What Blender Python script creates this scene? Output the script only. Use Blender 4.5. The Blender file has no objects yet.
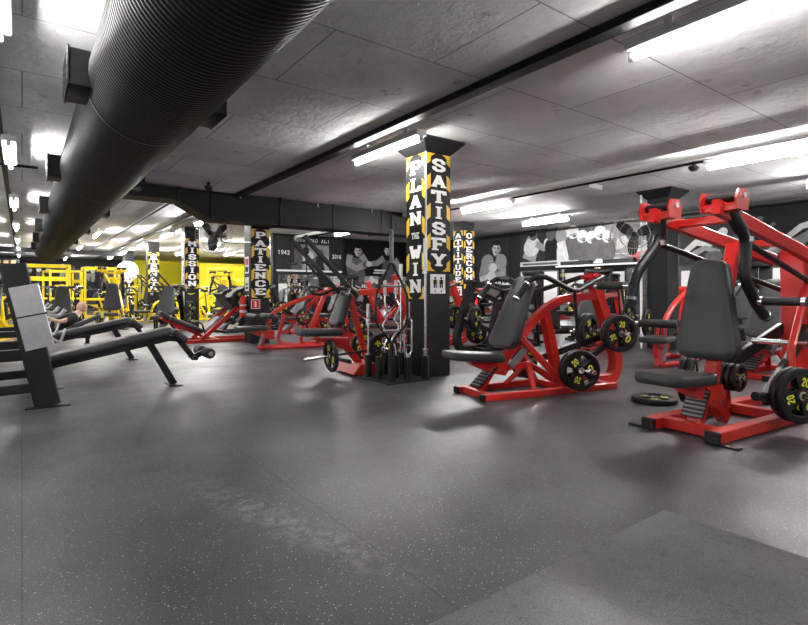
import bpy, math, random
from mathutils import Vector, Matrix
random.seed(7)
C = bpy.context.scene.collection
V = Vector
PI = math.pi

# ------------------------------------------------------------------ materials
def mat(name, col, rough=0.5, metal=0.0, spec=0.5, coat=0.0, noise=None, bump=None, emit=None):
    m = bpy.data.materials.new(name); m.use_nodes = True
    nt = m.node_tree; b = nt.nodes['Principled BSDF']
    b.inputs['Base Color'].default_value = (*col, 1)
    b.inputs['Roughness'].default_value = rough
    b.inputs['Metallic'].default_value = metal
    b.inputs['Specular IOR Level'].default_value = spec
    b.inputs['Coat Weight'].default_value = coat
    if emit:
        b.inputs['Emission Color'].default_value = (*emit[0], 1)
        b.inputs['Emission Strength'].default_value = emit[1]
    if noise or bump:
        tc = nt.nodes.new('ShaderNodeTexCoord')
    if noise:
        sc, amt = noise
        n = nt.nodes.new('ShaderNodeTexNoise'); n.inputs['Scale'].default_value = sc; n.inputs['Detail'].default_value = 6
        nt.links.new(tc.outputs['Object'], n.inputs['Vector'])
        mx = nt.nodes.new('ShaderNodeMix'); mx.data_type = 'RGBA'
        mx.inputs[6].default_value = (*[c*(1-amt) for c in col], 1)
        mx.inputs[7].default_value = (*[min(1, c*(1+amt)) for c in col], 1)
        nt.links.new(n.outputs['Fac'], mx.inputs[0]); nt.links.new(mx.outputs[2], b.inputs['Base Color'])
    if bump:
        sc, st = bump
        n2 = nt.nodes.new('ShaderNodeTexNoise'); n2.inputs['Scale'].default_value = sc
        nt.links.new(tc.outputs['Object'], n2.inputs['Vector'])
        bp = nt.nodes.new('ShaderNodeBump'); bp.inputs['Strength'].default_value = st; bp.inputs['Distance'].default_value = 0.01
        nt.links.new(n2.outputs['Fac'], bp.inputs['Height']); nt.links.new(bp.outputs['Normal'], b.inputs['Normal'])
    return m

M = {}
M['red'] = mat('red_paint', (0.54, 0.016, 0.011), 0.3, coat=0.25)
M['yellow'] = mat('yellow_paint', (0.85, 0.62, 0.0), 0.35, coat=0.2)
M['black'] = mat('black_powdercoat', (0.007, 0.007, 0.008), 0.4, spec=.4)
M['vinyl'] = mat('black_vinyl', (0.03, 0.031, 0.034), 0.4, bump=(220, 0.15))
M['rubber'] = mat('black_rubber', (0.006, 0.006, 0.006), 0.5, spec=.4, noise=(40, 0.3))
M['foam'] = mat('foam_grip', (0.011, 0.011, 0.012), 0.6, bump=(300, 0.2))
M['chrome'] = mat('chrome', (0.75, 0.75, 0.76), 0.2, 1.0)
M['steel'] = mat('brushed_steel', (0.55, 0.55, 0.56), 0.35, 1.0, noise=(30, 0.15))
M['white'] = mat('white_paint', (0.8, 0.8, 0.8), 0.5)
M['signblack'] = mat('sign_black', (0.008, 0.008, 0.008), 0.45, spec=.18, noise=(3, 0.4))
M['signyellow'] = mat('sign_yellow', (0.75, 0.45, 0.015), 0.3)
M['signwhite'] = mat('sign_white', (0.85, 0.85, 0.85), 0.4)
M['limeprint'] = mat('yellow_print', (0.72, 0.75, 0.03), 0.5)
M['ductblack'] = mat('duct_black', (0.008, 0.008, 0.009), 0.42, spec=.24, noise=(2, 0.4))
M['ductgrey'] = mat('duct_grey', (0.011, 0.011, 0.012), 0.5, spec=.2, noise=(1.5, 0.25))
M['pillar'] = mat('pillar_black', (0.012, 0.012, 0.013), 0.5, spec=.25, noise=(5, 0.3), bump=(25, 0.3))
M['tube'] = mat('lamp_tube', (1, 1, 1), 0.5, emit=((1, 0.985, 0.96), 26.0))
M['tube_dimmed'] = mat('lamp_tube_weak', (1, 1, 1), 0.5, emit=((1, 0.985, 0.96), 11.0))  # emission turned down to calm the hot spots beside these lamps
M['fixture'] = mat('lamp_batten', (0.75, 0.75, 0.75), 0.45)
M['skin'] = mat('skin', (0.55, 0.33, 0.24), 0.55)
M['cloth'] = mat('dark_cloth', (0.015, 0.015, 0.018), 0.9)
M['shoe'] = mat('shoe_white', (0.6, 0.6, 0.6), 0.6)
M['fanwhite'] = mat('fan_white', (0.7, 0.7, 0.7), 0.5)
M['wire'] = mat('fan_wire', (0.3, 0.3, 0.31), 0.35, 0.9)
for i, g in enumerate((0.006, 0.022, 0.1, 0.27, 0.6)):
    M['g%d' % i] = mat('print_grey_%d' % i, (g, g, g), 0.5, spec=.15, noise=(6, 0.45))
M['printred'] = mat('print_red', (0.6, 0.03, 0.05), 0.45)
M['greymetal'] = mat('grey_metal', (0.17, 0.17, 0.18), 0.4, noise=(8, 0.2))
M['exting'] = mat('extinguisher_red', (0.65, 0.02, 0.015), 0.3)
M['padgrey'] = mat('grey_vinyl', (0.22, 0.22, 0.23), 0.5)
M['mirror'] = mat('mirror_glass', (0.78, 0.8, 0.8), 0.02, 1.0)
M['plastic'] = mat('grey_plastic', (0.25, 0.25, 0.26), 0.45)

def nodes_mat(name):
    m = bpy.data.materials.new(name); m.use_nodes = True
    nt = m.node_tree
    return m, nt, nt.nodes['Principled BSDF'], nt.nodes.new('ShaderNodeTexCoord')

def ramp(nt, src, p0, c0, p1, c1):
    r = nt.nodes.new('ShaderNodeValToRGB')
    r.color_ramp.elements[0].position = p0; r.color_ramp.elements[0].color = (*c0, 1)
    r.color_ramp.elements[1].position = p1; r.color_ramp.elements[1].color = (*c1, 1)
    nt.links.new(src, r.inputs['Fac']); return r

def mixc(nt, a, b, fac, mode='MIX'):
    mx = nt.nodes.new('ShaderNodeMix'); mx.data_type = 'RGBA'; mx.blend_type = mode
    for sock, v in ((6, a), (7, b), (0, fac)):
        if hasattr(v, 'links'): nt.links.new(v, mx.inputs[sock])
        elif isinstance(v, (int, float)): mx.inputs[sock].default_value = v
        else: mx.inputs[sock].default_value = (*v, 1)
    return mx.outputs[2]

def noise(nt, tc, scale, detail=4, rough=0.6):
    n = nt.nodes.new('ShaderNodeTexNoise'); n.inputs['Scale'].default_value = scale
    n.inputs['Detail'].default_value = detail; n.inputs['Roughness'].default_value = rough
    nt.links.new(tc.outputs['Object'], n.inputs['Vector']); return n.outputs['Fac']

def floor_mat(name, base, fleck, tile):
    m, nt, b, tc = nodes_mat(name)
    vo = nt.nodes.new('ShaderNodeTexVoronoi'); vo.inputs['Scale'].default_value = 70
    nt.links.new(tc.outputs['Object'], vo.inputs['Vector'])
    fl = ramp(nt, vo.outputs['Distance'], 0.14, (1, 1, 1), 0.24, (0, 0, 0)).outputs['Color']
    sel = ramp(nt, noise(nt, tc, 45, 2), 0.5, (0, 0, 0), 0.56, (1, 1, 1)).outputs['Color']
    fm = mixc(nt, fl, sel, 1.0, 'MULTIPLY')
    big = ramp(nt, noise(nt, tc, 0.9, 6), 0.35, [c*0.72 for c in base], 0.7, [c*1.35 for c in base]).outputs['Color']
    fine = ramp(nt, noise(nt, tc, 130, 3), 0.3, (0.35,)*3, 0.75, (1.6,)*3).outputs['Color']
    col = mixc(nt, big, fine, 1.0, 'MULTIPLY')
    if tile: col = mixc(nt, col, ramp(nt, noise(nt, tc, 22, 8, .8), .36, (.4,)*3, .46, (1.05,)*3).outputs['Color'], 1.0, 'MULTIPLY')
    col = mixc(nt, col, fleck, fm)
    # seams of the rolled rubber, running with the lamps
    br = nt.nodes.new('ShaderNodeTexBrick')
    br.offset = 0.0
    br.inputs['Scale'].default_value = 1.0; br.inputs['Mortar Size'].default_value = 0.004 if not tile else 0.005
    br.inputs['Brick Width'].default_value = 1.22 if not tile else 30.0
    br.inputs['Row Height'].default_value = 10.0 if not tile else 30.0
    br.inputs['Color1'].default_value = br.inputs['Color2'].default_value = (1, 1, 1, 1)
    br.inputs['Mortar'].default_value = (0.5, 0.5, 0.5, 1)
    nt.links.new(tc.outputs['Object'], br.inputs['Vector'])
    col = mixc(nt, col, br.outputs['Color'], 1.0, 'MULTIPLY')
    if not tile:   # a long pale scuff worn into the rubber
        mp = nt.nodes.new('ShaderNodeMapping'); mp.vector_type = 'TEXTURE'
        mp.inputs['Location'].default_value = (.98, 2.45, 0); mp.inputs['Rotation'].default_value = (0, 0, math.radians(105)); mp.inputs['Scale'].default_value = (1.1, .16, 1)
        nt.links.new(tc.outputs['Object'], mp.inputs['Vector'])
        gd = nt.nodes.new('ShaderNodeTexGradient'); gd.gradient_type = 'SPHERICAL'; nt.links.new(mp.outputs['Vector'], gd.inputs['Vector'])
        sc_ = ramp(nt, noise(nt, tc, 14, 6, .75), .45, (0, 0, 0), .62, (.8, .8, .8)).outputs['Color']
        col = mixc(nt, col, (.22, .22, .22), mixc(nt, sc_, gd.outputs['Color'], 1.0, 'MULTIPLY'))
    nt.links.new(col, b.inputs['Base Color'])
    rr = ramp(nt, noise(nt, tc, 1.6, 5), 0.3, (0.3,)*3, 0.75, (0.5,)*3).outputs['Color']
    nt.links.new(rr, b.inputs['Roughness'])
    bp = nt.nodes.new('ShaderNodeBump'); bp.inputs['Strength'].default_value = 0.35; bp.inputs['Distance'].default_value = 0.004
    if tile:
        w1 = nt.nodes.new('ShaderNodeTexChecker'); w1.inputs['Scale'].default_value = 70
        mp = nt.nodes.new('ShaderNodeMapping'); mp.inputs['Rotation'].default_value = (0, 0, PI/4)
        nt.links.new(tc.outputs['Object'], mp.inputs['Vector']); nt.links.new(mp.outputs['Vector'], w1.inputs['Vector'])
        w1.inputs['Color1'].default_value = (0, 0, 0, 1); w1.inputs['Color2'].default_value = (1, 1, 1, 1)
        nt.links.new(w1.outputs['Fac'], bp.inputs['Height']); bp.inputs['Strength'].default_value = 0.7
    else:
        nt.links.new(noise(nt, tc, 160, 3), bp.inputs['Height'])
    nt.links.new(bp.outputs['Normal'], b.inputs['Normal'])
    b.inputs['Specular IOR Level'].default_value = 0.38
    return m
M['floor'] = floor_mat('rubber_floor', (0.06, 0.06, 0.0645), (0.34, 0.34, 0.35), False)
M['mat'] = floor_mat('ribbed_rubber_mat', (0.112, 0.119, 0.124), (0.2, 0.2, 0.2), True)

def ceil_mat():
    m, nt, b, tc = nodes_mat('painted_ceiling_board')
    br = nt.nodes.new('ShaderNodeTexBrick'); br.offset = 0.5
    br.inputs['Scale'].default_value = 1.0; br.inputs['Mortar Size'].default_value = 0.007
    br.inputs['Brick Width'].default_value = 1.9; br.inputs['Row Height'].default_value = 1.15
    br.inputs['Color1'].default_value = (0.78, 0.78, 0.79, 1); br.inputs['Color2'].default_value = (0.84, 0.84, 0.85, 1)
    br.inputs['Mortar'].default_value = (0.3, 0.3, 0.3, 1)
    nt.links.new(tc.outputs['Object'], br.inputs['Vector'])
    st = ramp(nt, noise(nt, tc, 0.8, 7), 0.32, (0.68,)*3, 0.68, (1.04,)*3).outputs['Color']
    col = mixc(nt, br.outputs['Color'], st, 1.0, 'MULTIPLY')
    peel = ramp(nt, noise(nt, tc, 3.2, 8, 0.75), 0.6, (1, 1, 1), 0.68, (0.5, 0.5, 0.5)).outputs['Color']
    col = mixc(nt, col, peel, 1.0, 'MULTIPLY')
    nt.links.new(col, b.inputs['Base Color']); b.inputs['Roughness'].default_value = 0.7
    bp = nt.nodes.new('ShaderNodeBump'); bp.inputs['Strength'].default_value = 0.8; bp.inputs['Distance'].default_value = 0.03
    nt.links.new(noise(nt, tc, 2.6, 8, 0.7), bp.inputs['Height']); nt.links.new(bp.outputs['Normal'], b.inputs['Normal'])
    return m
M['ceiling'] = ceil_mat()

def brick_mat():
    m, nt, b, tc = nodes_mat('black_painted_brick')
    mp = nt.nodes.new('ShaderNodeMapping'); mp.inputs['Rotation'].default_value = (PI/2, 0, PI/2)
    nt.links.new(tc.outputs['Object'], mp.inputs['Vector'])
    br = nt.nodes.new('ShaderNodeTexBrick'); br.inputs['Scale'].default_value = 1.0
    br.inputs['Brick Width'].default_value = 0.4; br.inputs['Row Height'].default_value = 0.2; br.inputs['Mortar Size'].default_value = 0.012
    br.inputs['Color1'].default_value = (0.03, 0.03, 0.033, 1); br.inputs['Color2'].default_value = (0.045, 0.045, 0.05, 1)
    br.inputs['Mortar'].default_value = (0.012, 0.012, 0.012, 1)
    sp = nt.nodes.new('ShaderNodeSeparateXYZ'); cb = nt.nodes.new('ShaderNodeCombineXYZ')
    nt.links.new(tc.outputs['Object'], sp.inputs[0]); nt.links.new(sp.outputs['Y'], cb.inputs['X']); nt.links.new(sp.outputs['Z'], cb.inputs['Y'])
    nt.links.new(cb.outputs[0], br.inputs['Vector'])
    nt.links.new(br.outputs['Color'], b.inputs['Base Color']); b.inputs['Roughness'].default_value = 0.5
    bp = nt.nodes.new('ShaderNodeBump'); bp.inputs['Strength'].default_value = 0.8; bp.inputs['Distance'].default_value = 0.01
    nt.links.new(br.outputs['Fac'], bp.inputs['Height']); bp.invert = True
    nt.links.new(bp.outputs['Normal'], b.inputs['Normal'])
    return m
M['brick'] = brick_mat()
M['wallwhite'] = mat('white_wall', (0.82, 0.82, 0.82), 0.6, noise=(1.2, 0.12))
M['wallyellow'] = mat('yellow_wall', (0.95, 0.8, 0.015), 0.5, noise=(1.5, 0.1))
M['wallblack'] = mat('black_wall', (0.01, 0.01, 0.011), 0.55, spec=.2, noise=(1.5, 0.3))

# ------------------------------------------------------------------ mesh builder
def fillet(pts, r, k=5):
    pts = [V(p) for p in pts]
    if r <= 0 or len(pts) < 3: return pts
    out = [pts[0]]
    for i in range(1, len(pts)-1):
        p, a, b = pts[i], pts[i-1]-pts[i], pts[i+1]-pts[i]
        d = min(r, a.length*0.48, b.length*0.48)
        s, e = p+a.normalized()*d, p+b.normalized()*d
        for j in range(k+1):
            t = j/k
            out.append(s*(1-t)**2 + p*2*t*(1-t) + e*t*t)
    out.append(pts[-1])
    return out

class B:
    def __init__(self): self.v, self.f, self.m, self.g = [], [], [], []
    def add(self, vs, fs, mi=0):
        o = len(self.v); self.v += [tuple(x) for x in vs]; self.g.append((o, len(self.v), len(self.f), len(self.f)+len(fs)))
        for f in fs: self.f.append([o+i for i in f]); self.m.append(mi)
        return self
    def loft(self, rings, cap=True, mi=0, closed=False):
        n = len(rings[0]); vs = [p for r in rings for p in r]; fs = []
        L = len(rings)
        for i in range(L if closed else L-1):
            a, b = i*n, ((i+1) % L)*n
            for j in range(n):
                k = (j+1) % n
                fs.append((a+j, a+k, b+k, b+j))
        if cap and not closed:
            fs.append(tuple(range(n))[::-1]); fs.append(tuple((L-1)*n+j for j in range(n)))
        return self.add(vs, fs, mi)
    def sweep(self, pts, prof, side=None, mi=0, caps=True):
        """prof: function t(0..1), i -> list of (a, b) offsets; side: fixed normal of the path's plane, or transported"""
        pts = [V(p) for p in pts]; rings = []; s = V(side).normalized() if side else None
        for i, p in enumerate(pts):
            d0 = (pts[i]-pts[i-1]).normalized() if i else None
            d1 = (pts[i+1]-pts[i]).normalized() if i < len(pts)-1 else None
            t = ((d0 or d1)+(d1 or d0))
            t = t.normalized() if t.length > 1e-6 else (d0 or d1)
            if s is None or (i == 0 and side is None):
                s = t.orthogonal().normalized()
                if abs(t.z) < 0.95: s = t.cross(V((0, 0, 1))).normalized()
            if side is None: s = (s-t*s.dot(t)).normalized(); ss = s
            else:
                ss = (s-t*s.dot(t)).normalized()
            u = t.cross(ss).normalized()
            k = 1.0
            if d0 and d1:
                c = max(0.35, t.dot(d0)); k = 1/c
            pr = prof if isinstance(prof, list) else prof(i)
            rings.append([p+ss*a+u*(b*(k if side else 1)) for a, b in pr])
        return self.loft(rings, caps, mi)
    def tube(self, pts, r, n=10, bend=0.0, mi=0):
        pts = fillet(pts, bend)
        return self.sweep(pts, [(r*math.cos(2*PI*j/n), r*math.sin(2*PI*j/n)) for j in range(n)], mi=mi)
    def rect(self, pts, w, h, side=None, bend=0.0, c=0.006, mi=0):
        """w across the side vector, h in the plane of the path"""
        pts = fillet(pts, bend)
        if side is None:
            t = (pts[-1]-pts[0]).normalized()
            side = t.cross(V((0, 0, 1))) if abs(t.z) < 0.97 else V((0, 1, 0))
        a, b = w/2, h/2
        pr = [(a-c, -b), (a, -b+c), (a, b-c), (a-c, b), (-a+c, b), (-a, b-c), (-a, -b+c), (-a+c, -b)]
        return self.sweep(pts, pr, side, mi=mi)
    def box(self, c, s, c2=0.006, rot=None, mi=0):
        x, y, z = [q/2 for q in s]; e = min(c2, x*.5, y*.5, z*.5)
        rings = []
        for zz, ins in ((-z, e), (-z+e, 0), (z-e, 0), (z, e)):
            X, Y = x-ins, y-ins
            rings.append([V((X-e, -Y, zz)), V((X, -Y+e, zz)), V((X, Y-e, zz)), V((X-e, Y, zz)), V((-X+e, Y, zz)), V((-X, Y-e, zz)), V((-X, -Y+e, zz)), V((-X+e, -Y, zz))])
        c = V(c)
        rings = [[(rot @ p if rot else p)+c for p in r] for r in rings]
        return self.loft(rings, True, mi)
    def cyl(self, p0, p1, r, n=16, r2=None, c=0.0, mi=0):
        p0, p1 = V(p0), V(p1); d = (p1-p0); L = d.length
        return self.lathe(p0, d, [(r-c, 0), (r, c), (r if r2 is None else r2, L-c), ((r if r2 is None else r2)-c, L)] if c else [(r, 0), (r if r2 is None else r2, L)], n, mi=mi)
    def lathe(self, o, ax, prof, n=24, mi=0, closed=False):
        o, ax = V(o), V(ax).normalized(); u = ax.orthogonal().normalized(); w = ax.cross(u)
        rings = [[o+ax*t+(u*math.cos(2*PI*j/n)+w*math.sin(2*PI*j/n))*r for j in range(n)] for r, t in prof]
        return self.loft(rings, True, mi, closed)
    def ball(self, c, r, n=14, sc=(1, 1, 1), mi=0):
        c = V(c); rings = []
        k = max(6, n//2)
        for i in range(k+1):
            a = -PI/2+PI*min(max(i/k, 0.02), 0.98)
            rings.append([c+V((math.cos(a)*math.cos(2*PI*j/n)*r*sc[0], math.cos(a)*math.sin(2*PI*j/n)*r*sc[1], math.sin(a)*r*sc[2])) for j in range(n)])
        return self.loft(rings, True, mi)
    def prism(self, poly, o, u, v, th, mi=0):
        """polygon in u, v extruded by th along u x v"""
        o, u, v = V(o), V(u).normalized(), V(v).normalized(); w = u.cross(v)
        return self.loft([[o+u*a+v*b+w*t for a, b in poly] for t in (0, th)], True, mi)
    def flat(self, poly, o, u, v, mi=0):
        o, u, v = V(o), V(u), V(v)
        return self.add([o+u*a+v*b for a, b in poly], [tuple(range(len(poly)))], mi)
    def pad(self, poly, o, u, v, th, r=0.02, mi=0):
        """upholstered pad: rounded outline polygon with rolled edges; thickness along u x v, centred"""
        o, u, v = V(o), V(u).normalized(), V(v).normalized(); w = u.cross(v)
        n = len(poly); cx = sum(p[0] for p in poly)/n; cy = sum(p[1] for p in poly)/n
        def ins(k):
            out = []
            for i in range(n):
                a, b = poly[i-1], poly[(i+1) % n]; tx, ty = b[0]-a[0], b[1]-a[1]; L = math.hypot(tx, ty) or 1
                nx, ny = -ty/L, tx/L
                out.append((poly[i][0]+nx*k, poly[i][1]+ny*k))
            return out
        rings = []
        for t, k in ((-.5, r), (-.42, r*.35), (-.25, 0), (.25, 0), (.42, r*.35), (.5, r), (.53, r*2.2)):
            rings.append([o+u*a+v*b+w*(t*th) for a, b in ins(k)])
        return self.loft(rings, True, mi)
    def islands(self, pad=.004):
        bb = [([min(v[k] for v in self.v[a:c])-pad for k in range(3)], [max(v[k] for v in self.v[a:c])+pad for k in range(3)]) for a, c, _, _ in self.g]
        n = len(bb); root = list(range(n))
        def fd(i):
            while root[i] != i: i = root[i]
            return i
        for i in range(n):
            for j in range(i):
                if all(bb[i][0][k] <= bb[j][1][k] and bb[j][0][k] <= bb[i][1][k] for k in range(3)): root[fd(i)] = fd(j)
        out = {}
        for i in range(n):
            c = out.setdefault(fd(i), B()); a, e, f0, f1 = self.g[i]
            o = len(c.v); c.g.append((o, o+e-a, len(c.f), len(c.f)+f1-f0)); c.v += self.v[a:e]
            c.f += [[q-a+o for q in f] for f in self.f[f0:f1]]; c.m += self.m[f0:f1]
        return list(out.values())
    def build(self, name, mats, parent=None, sharp=0.62):
        me = bpy.data.meshes.new(name)
        me.from_pydata(self.v, [], self.f)
        for m in (mats if isinstance(mats, (list, tuple)) else [mats]): me.materials.append(M[m] if isinstance(m, str) else m)
        me.polygons.foreach_set('material_index', self.m)
        me.polygons.foreach_set('use_smooth', [True]*len(self.f))
        me.update(); me.set_sharp_from_angle(angle=sharp)
        o = bpy.data.objects.new(name, me); C.objects.link(o)
        if parent: o.parent = parent
        return o

def rrect(x0, y0, x1, y1, r, k=5, top=None):
    """rounded rectangle; top = half width factor at y1 for tapered pads (counter-clockwise)"""
    cx = (x0+x1)/2; hw = (x1-x0)/2; f = 1 if top is None else top
    pts = []
    cs = [(cx+hw-r, y0+r, -90), (cx+hw*f-r, y1-r, 0), (cx-hw*f+r, y1-r, 90), (cx-hw+r, y0+r, 180)]
    for a, b, s in cs:
        for j in range(k+1):
            t = math.radians(s+90*j/k); pts.append((a+r*math.cos(t), b+r*math.sin(t)))
    return pts

def tag(o, label=None, cat=None, group=None, kind=None):
    if label: o['label'] = label
    if cat: o['category'] = cat
    if group: o['group'] = group
    if kind: o['kind'] = kind
    return o
def thing(name, label, cat, loc=(0, 0, 0), rz=0, group=None):
    o = bpy.data.objects.new(name, None); C.objects.link(o); o.empty_display_size = 0.1
    o.location = loc; o.rotation_euler = (0, 0, math.radians(rz))
    return tag(o, label, cat, group)
def copy_tree(o, parent=None):
    c = o.copy(); C.objects.link(c)
    if parent: c.parent = parent
    for ch in o.children: copy_tree(ch, c)
    return c
def rmat(o): return Matrix.Translation(o.location) @ o.rotation_euler.to_matrix().to_4x4()
def struct(o): o['kind'] = 'structure'; return o

# ------------------------------------------------------------------ slab lettering
GL = {
'A': ([(.9,.5,2.5,6.4),(2.5,6.4,4.1,.5),(1.5,2.3,3.5,2.3)], [(0,1.9,0),(3.1,5,0)]),
'C': ([(1.0,1.4,1.0,5.6),(1.0,5.6,1.9,6.5),(1.9,6.5,3.3,6.5),(3.3,6.5,4.1,5.6),(4.1,5.6,4.1,4.6),(1.0,1.4,1.9,.5),(1.9,.5,3.3,.5),(3.3,.5,4.1,1.4),(4.1,1.4,4.1,2.1)], []),
'D': ([(1.2,.5,1.2,6.5),(1.2,6.5,3.2,6.5),(3.2,6.5,4.1,5.5),(4.1,5.5,4.1,1.5),(4.1,1.5,3.2,.5),(3.2,.5,1.2,.5)], [(0.1,1.6,0),(.1,1.6,1)]),
'E': ([(1.2,.5,1.2,6.5),(.3,6.5,4.3,6.5),(.3,.5,4.3,.5),(1.2,3.5,3.2,3.5),(4.2,5.4,4.2,6.5),(4.2,.5,4.2,1.7)], []),
'F': ([(1.2,.5,1.2,6.5),(.3,6.5,4.4,6.5),(1.2,3.5,3.2,3.5),(4.2,5.2,4.2,6.5)], [(.2,2.4,0)]),
'H': ([(1.0,.5,1.0,6.5),(4.0,.5,4.0,6.5),(1,3.5,4,3.5)], [(.1,2,0),(3,4.9,0),(.1,2,1),(3,4.9,1)]),
'I': ([(2.5,.5,2.5,6.5)], [(1.2,3.8,0),(1.2,3.8,1)]),
'L': ([(1.4,.5,1.4,6.5),(.5,.5,4.4,.5),(4.2,.5,4.2,2.0)], [(.4,2.6,1)]),
'M': ([(.9,.5,.9,6.5),(4.1,.5,4.1,6.5),(.9,6.3,2.5,3.0),(2.5,3.0,4.1,6.3)], [(0,1.8,0),(3.2,5,0),(0,1.4,1),(3.6,5,1)]),
'N': ([(1.0,.5,1.0,6.5),(4.0,.5,4.0,6.5),(1,6.4,4,.6)], [(.1,2,0),(0,1.4,1),(3.1,4.9,1)]),
'O': ([(1.0,1.5,1.0,5.5),(1.0,5.5,1.9,6.5),(1.9,6.5,3.1,6.5),(3.1,6.5,4.0,5.5),(4.0,5.5,4.0,1.5),(4,1.5,3.1,.5),(3.1,.5,1.9,.5),(1.9,.5,1,1.5)], []),
'P': ([(1.3,.5,1.3,6.5),(1.3,6.5,3.3,6.5),(3.3,6.5,4.1,5.7),(4.1,5.7,4.1,4.1),(4.1,4.1,3.3,3.3),(3.3,3.3,1.3,3.3)], [(.3,2.5,0),(.3,1.6,1)]),
'R': ([(1.2,.5,1.2,6.5),(1.2,6.5,3.2,6.5),(3.2,6.5,4.0,5.7),(4.0,5.7,4.0,4.3),(4.0,4.3,3.2,3.5),(3.2,3.5,1.2,3.5),(2.9,3.4,3.9,.5)], [(.2,2.2,0),(.2,1.6,1),(3.2,4.8,0)]),
'S': ([(4.0,4.8,4.0,5.6),(4.0,5.6,3.2,6.5),(3.2,6.5,1.8,6.5),(1.8,6.5,1,5.6),(1,5.6,1,4.6),(1,4.6,1.8,3.8),(1.8,3.8,3.2,3.2),(3.2,3.2,4,2.4),(4,2.4,4,1.4),(4,1.4,3.2,.5),(3.2,.5,1.8,.5),(1.8,.5,1,1.4),(1,1.4,1,2.2)], []),
'T': ([(2.5,.5,2.5,6.5),(.4,6.5,4.6,6.5),(.6,5.2,.6,6.5),(4.4,5.2,4.4,6.5)], [(1.3,3.7,0)]),
'U': ([(1.0,1.5,1.0,6.5),(4.0,1.5,4.0,6.5),(1,1.5,1.9,.5),(1.9,.5,3.1,.5),(3.1,.5,4,1.5)], [(.1,2,1),(3,4.9,1)]),
'V': ([(.9,6.5,2.5,.6),(2.5,.6,4.1,6.5)], [(0,1.9,1),(3.1,5,1)]),
'W': ([(.7,6.5,1.6,.6),(1.6,.6,2.5,4.6),(2.5,4.6,3.4,.6),(3.4,.6,4.3,6.5)], [(0,1.6,1),(3.4,5,1)]),
'Y': ([(.9,6.5,2.5,3.3),(4.1,6.5,2.5,3.3),(2.5,3.3,2.5,.5)], [(0,1.8,1),(3.2,5,1),(1.3,3.7,0)]),
'0': ([(1.0,1.5,1.0,5.5),(1.0,5.5,1.9,6.5),(1.9,6.5,3.1,6.5),(3.1,6.5,4.0,5.5),(4.0,5.5,4.0,1.5),(4,1.5,3.1,.5),(3.1,.5,1.9,.5),(1.9,.5,1,1.5)], []),
'1': ([(2.5,.5,2.5,6.5),(1.4,5.4,2.5,6.4)], [(1.2,3.8,0)]),
'2': ([(1,5,1.2,6),(1.2,6,2,6.5),(2,6.5,3.2,6.5),(3.2,6.5,4,5.6),(4,5.6,4,4.4),(4,4.4,1,.6),(.8,.5,4.2,.5)], []),
'4': ([(3.3,.5,3.3,6.5),(3.3,6.4,.8,2.2),(.7,2.2,4.4,2.2)], []),
'5': ([(1.1,6.5,4,6.5),(1.1,6.5,1.1,3.8),(1.1,3.8,3.2,3.9),(3.2,3.9,4,3),(4,3,4,1.4),(4,1.4,3.1,.5),(3.1,.5,1,.7)], []),
'6': ([(3.8,6.0,2.6,6.5),(2.6,6.5,1.4,5.6),(1.4,5.6,1,3.6),(1,3.6,1,1.5),(1,1.5,1.9,.5),(1.9,.5,3.1,.5),(3.1,.5,4,1.4),(4,1.4,4,2.8),(4,2.8,3.1,3.7),(3.1,3.7,1.1,3.3)], []),
'9': ([(1.2,1,2.4,.5),(2.4,.5,3.6,1.4),(3.6,1.4,4,3.4),(4,3.4,4,5.5),(4,5.5,3.1,6.5),(3.1,6.5,1.9,6.5),(1.9,6.5,1,5.6),(1,5.6,1,4.2),(1,4.2,1.9,3.3),(1.9,3.3,3.9,3.7)], []),
}
def letter(b, ch, o, u, v, w, h, mi=0, th=1.25, plain=False):
    """ch drawn in a w x h cell, lower left corner o, directions u, v"""
    if ch not in GL: return
    o, u, v = V(o), V(u)*w/5.0, V(v)*h/7.0
    st, sf = GL[ch]; nv = u.cross(v).normalized(); k_ = 0.0
    segs = [(a, c, d, e, th) for a, c, d, e in st]
    if not plain: segs += [(x0, .45 if t == 0 else 6.55, x1, .45 if t == 0 else 6.55, .9) for x0, x1, t in sf]
    for x0, y0, x1, y1, t in segs:
        dx, dy = x1-x0, y1-y0; L = math.hypot(dx, dy) or 1; dx, dy = dx/L, dy/L
        e = 0.35 if t == th else 0; k = t/2
        q = [(x0-dx*e-dy*k, y0-dy*e+dx*k), (x0-dx*e+dy*k, y0-dy*e-dx*k), (x1+dx*e+dy*k, y1+dy*e-dx*k), (x1+dx*e-dy*k, y1+dy*e+dx*k)]
        b.add([o+u*a+v*c+nv*k_ for a, c in q], [(0, 1, 2, 3)], mi); k_ += .00035
def word(b, s, o, u, v, w, h, gap=0.15, mi=0, th=1.25, plain=False):
    o, u = V(o), V(u)
    for i, ch in enumerate(s): letter(b, ch, o+u*(i*w*(1+gap)), u, v, w, h, mi, th, plain)

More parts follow.
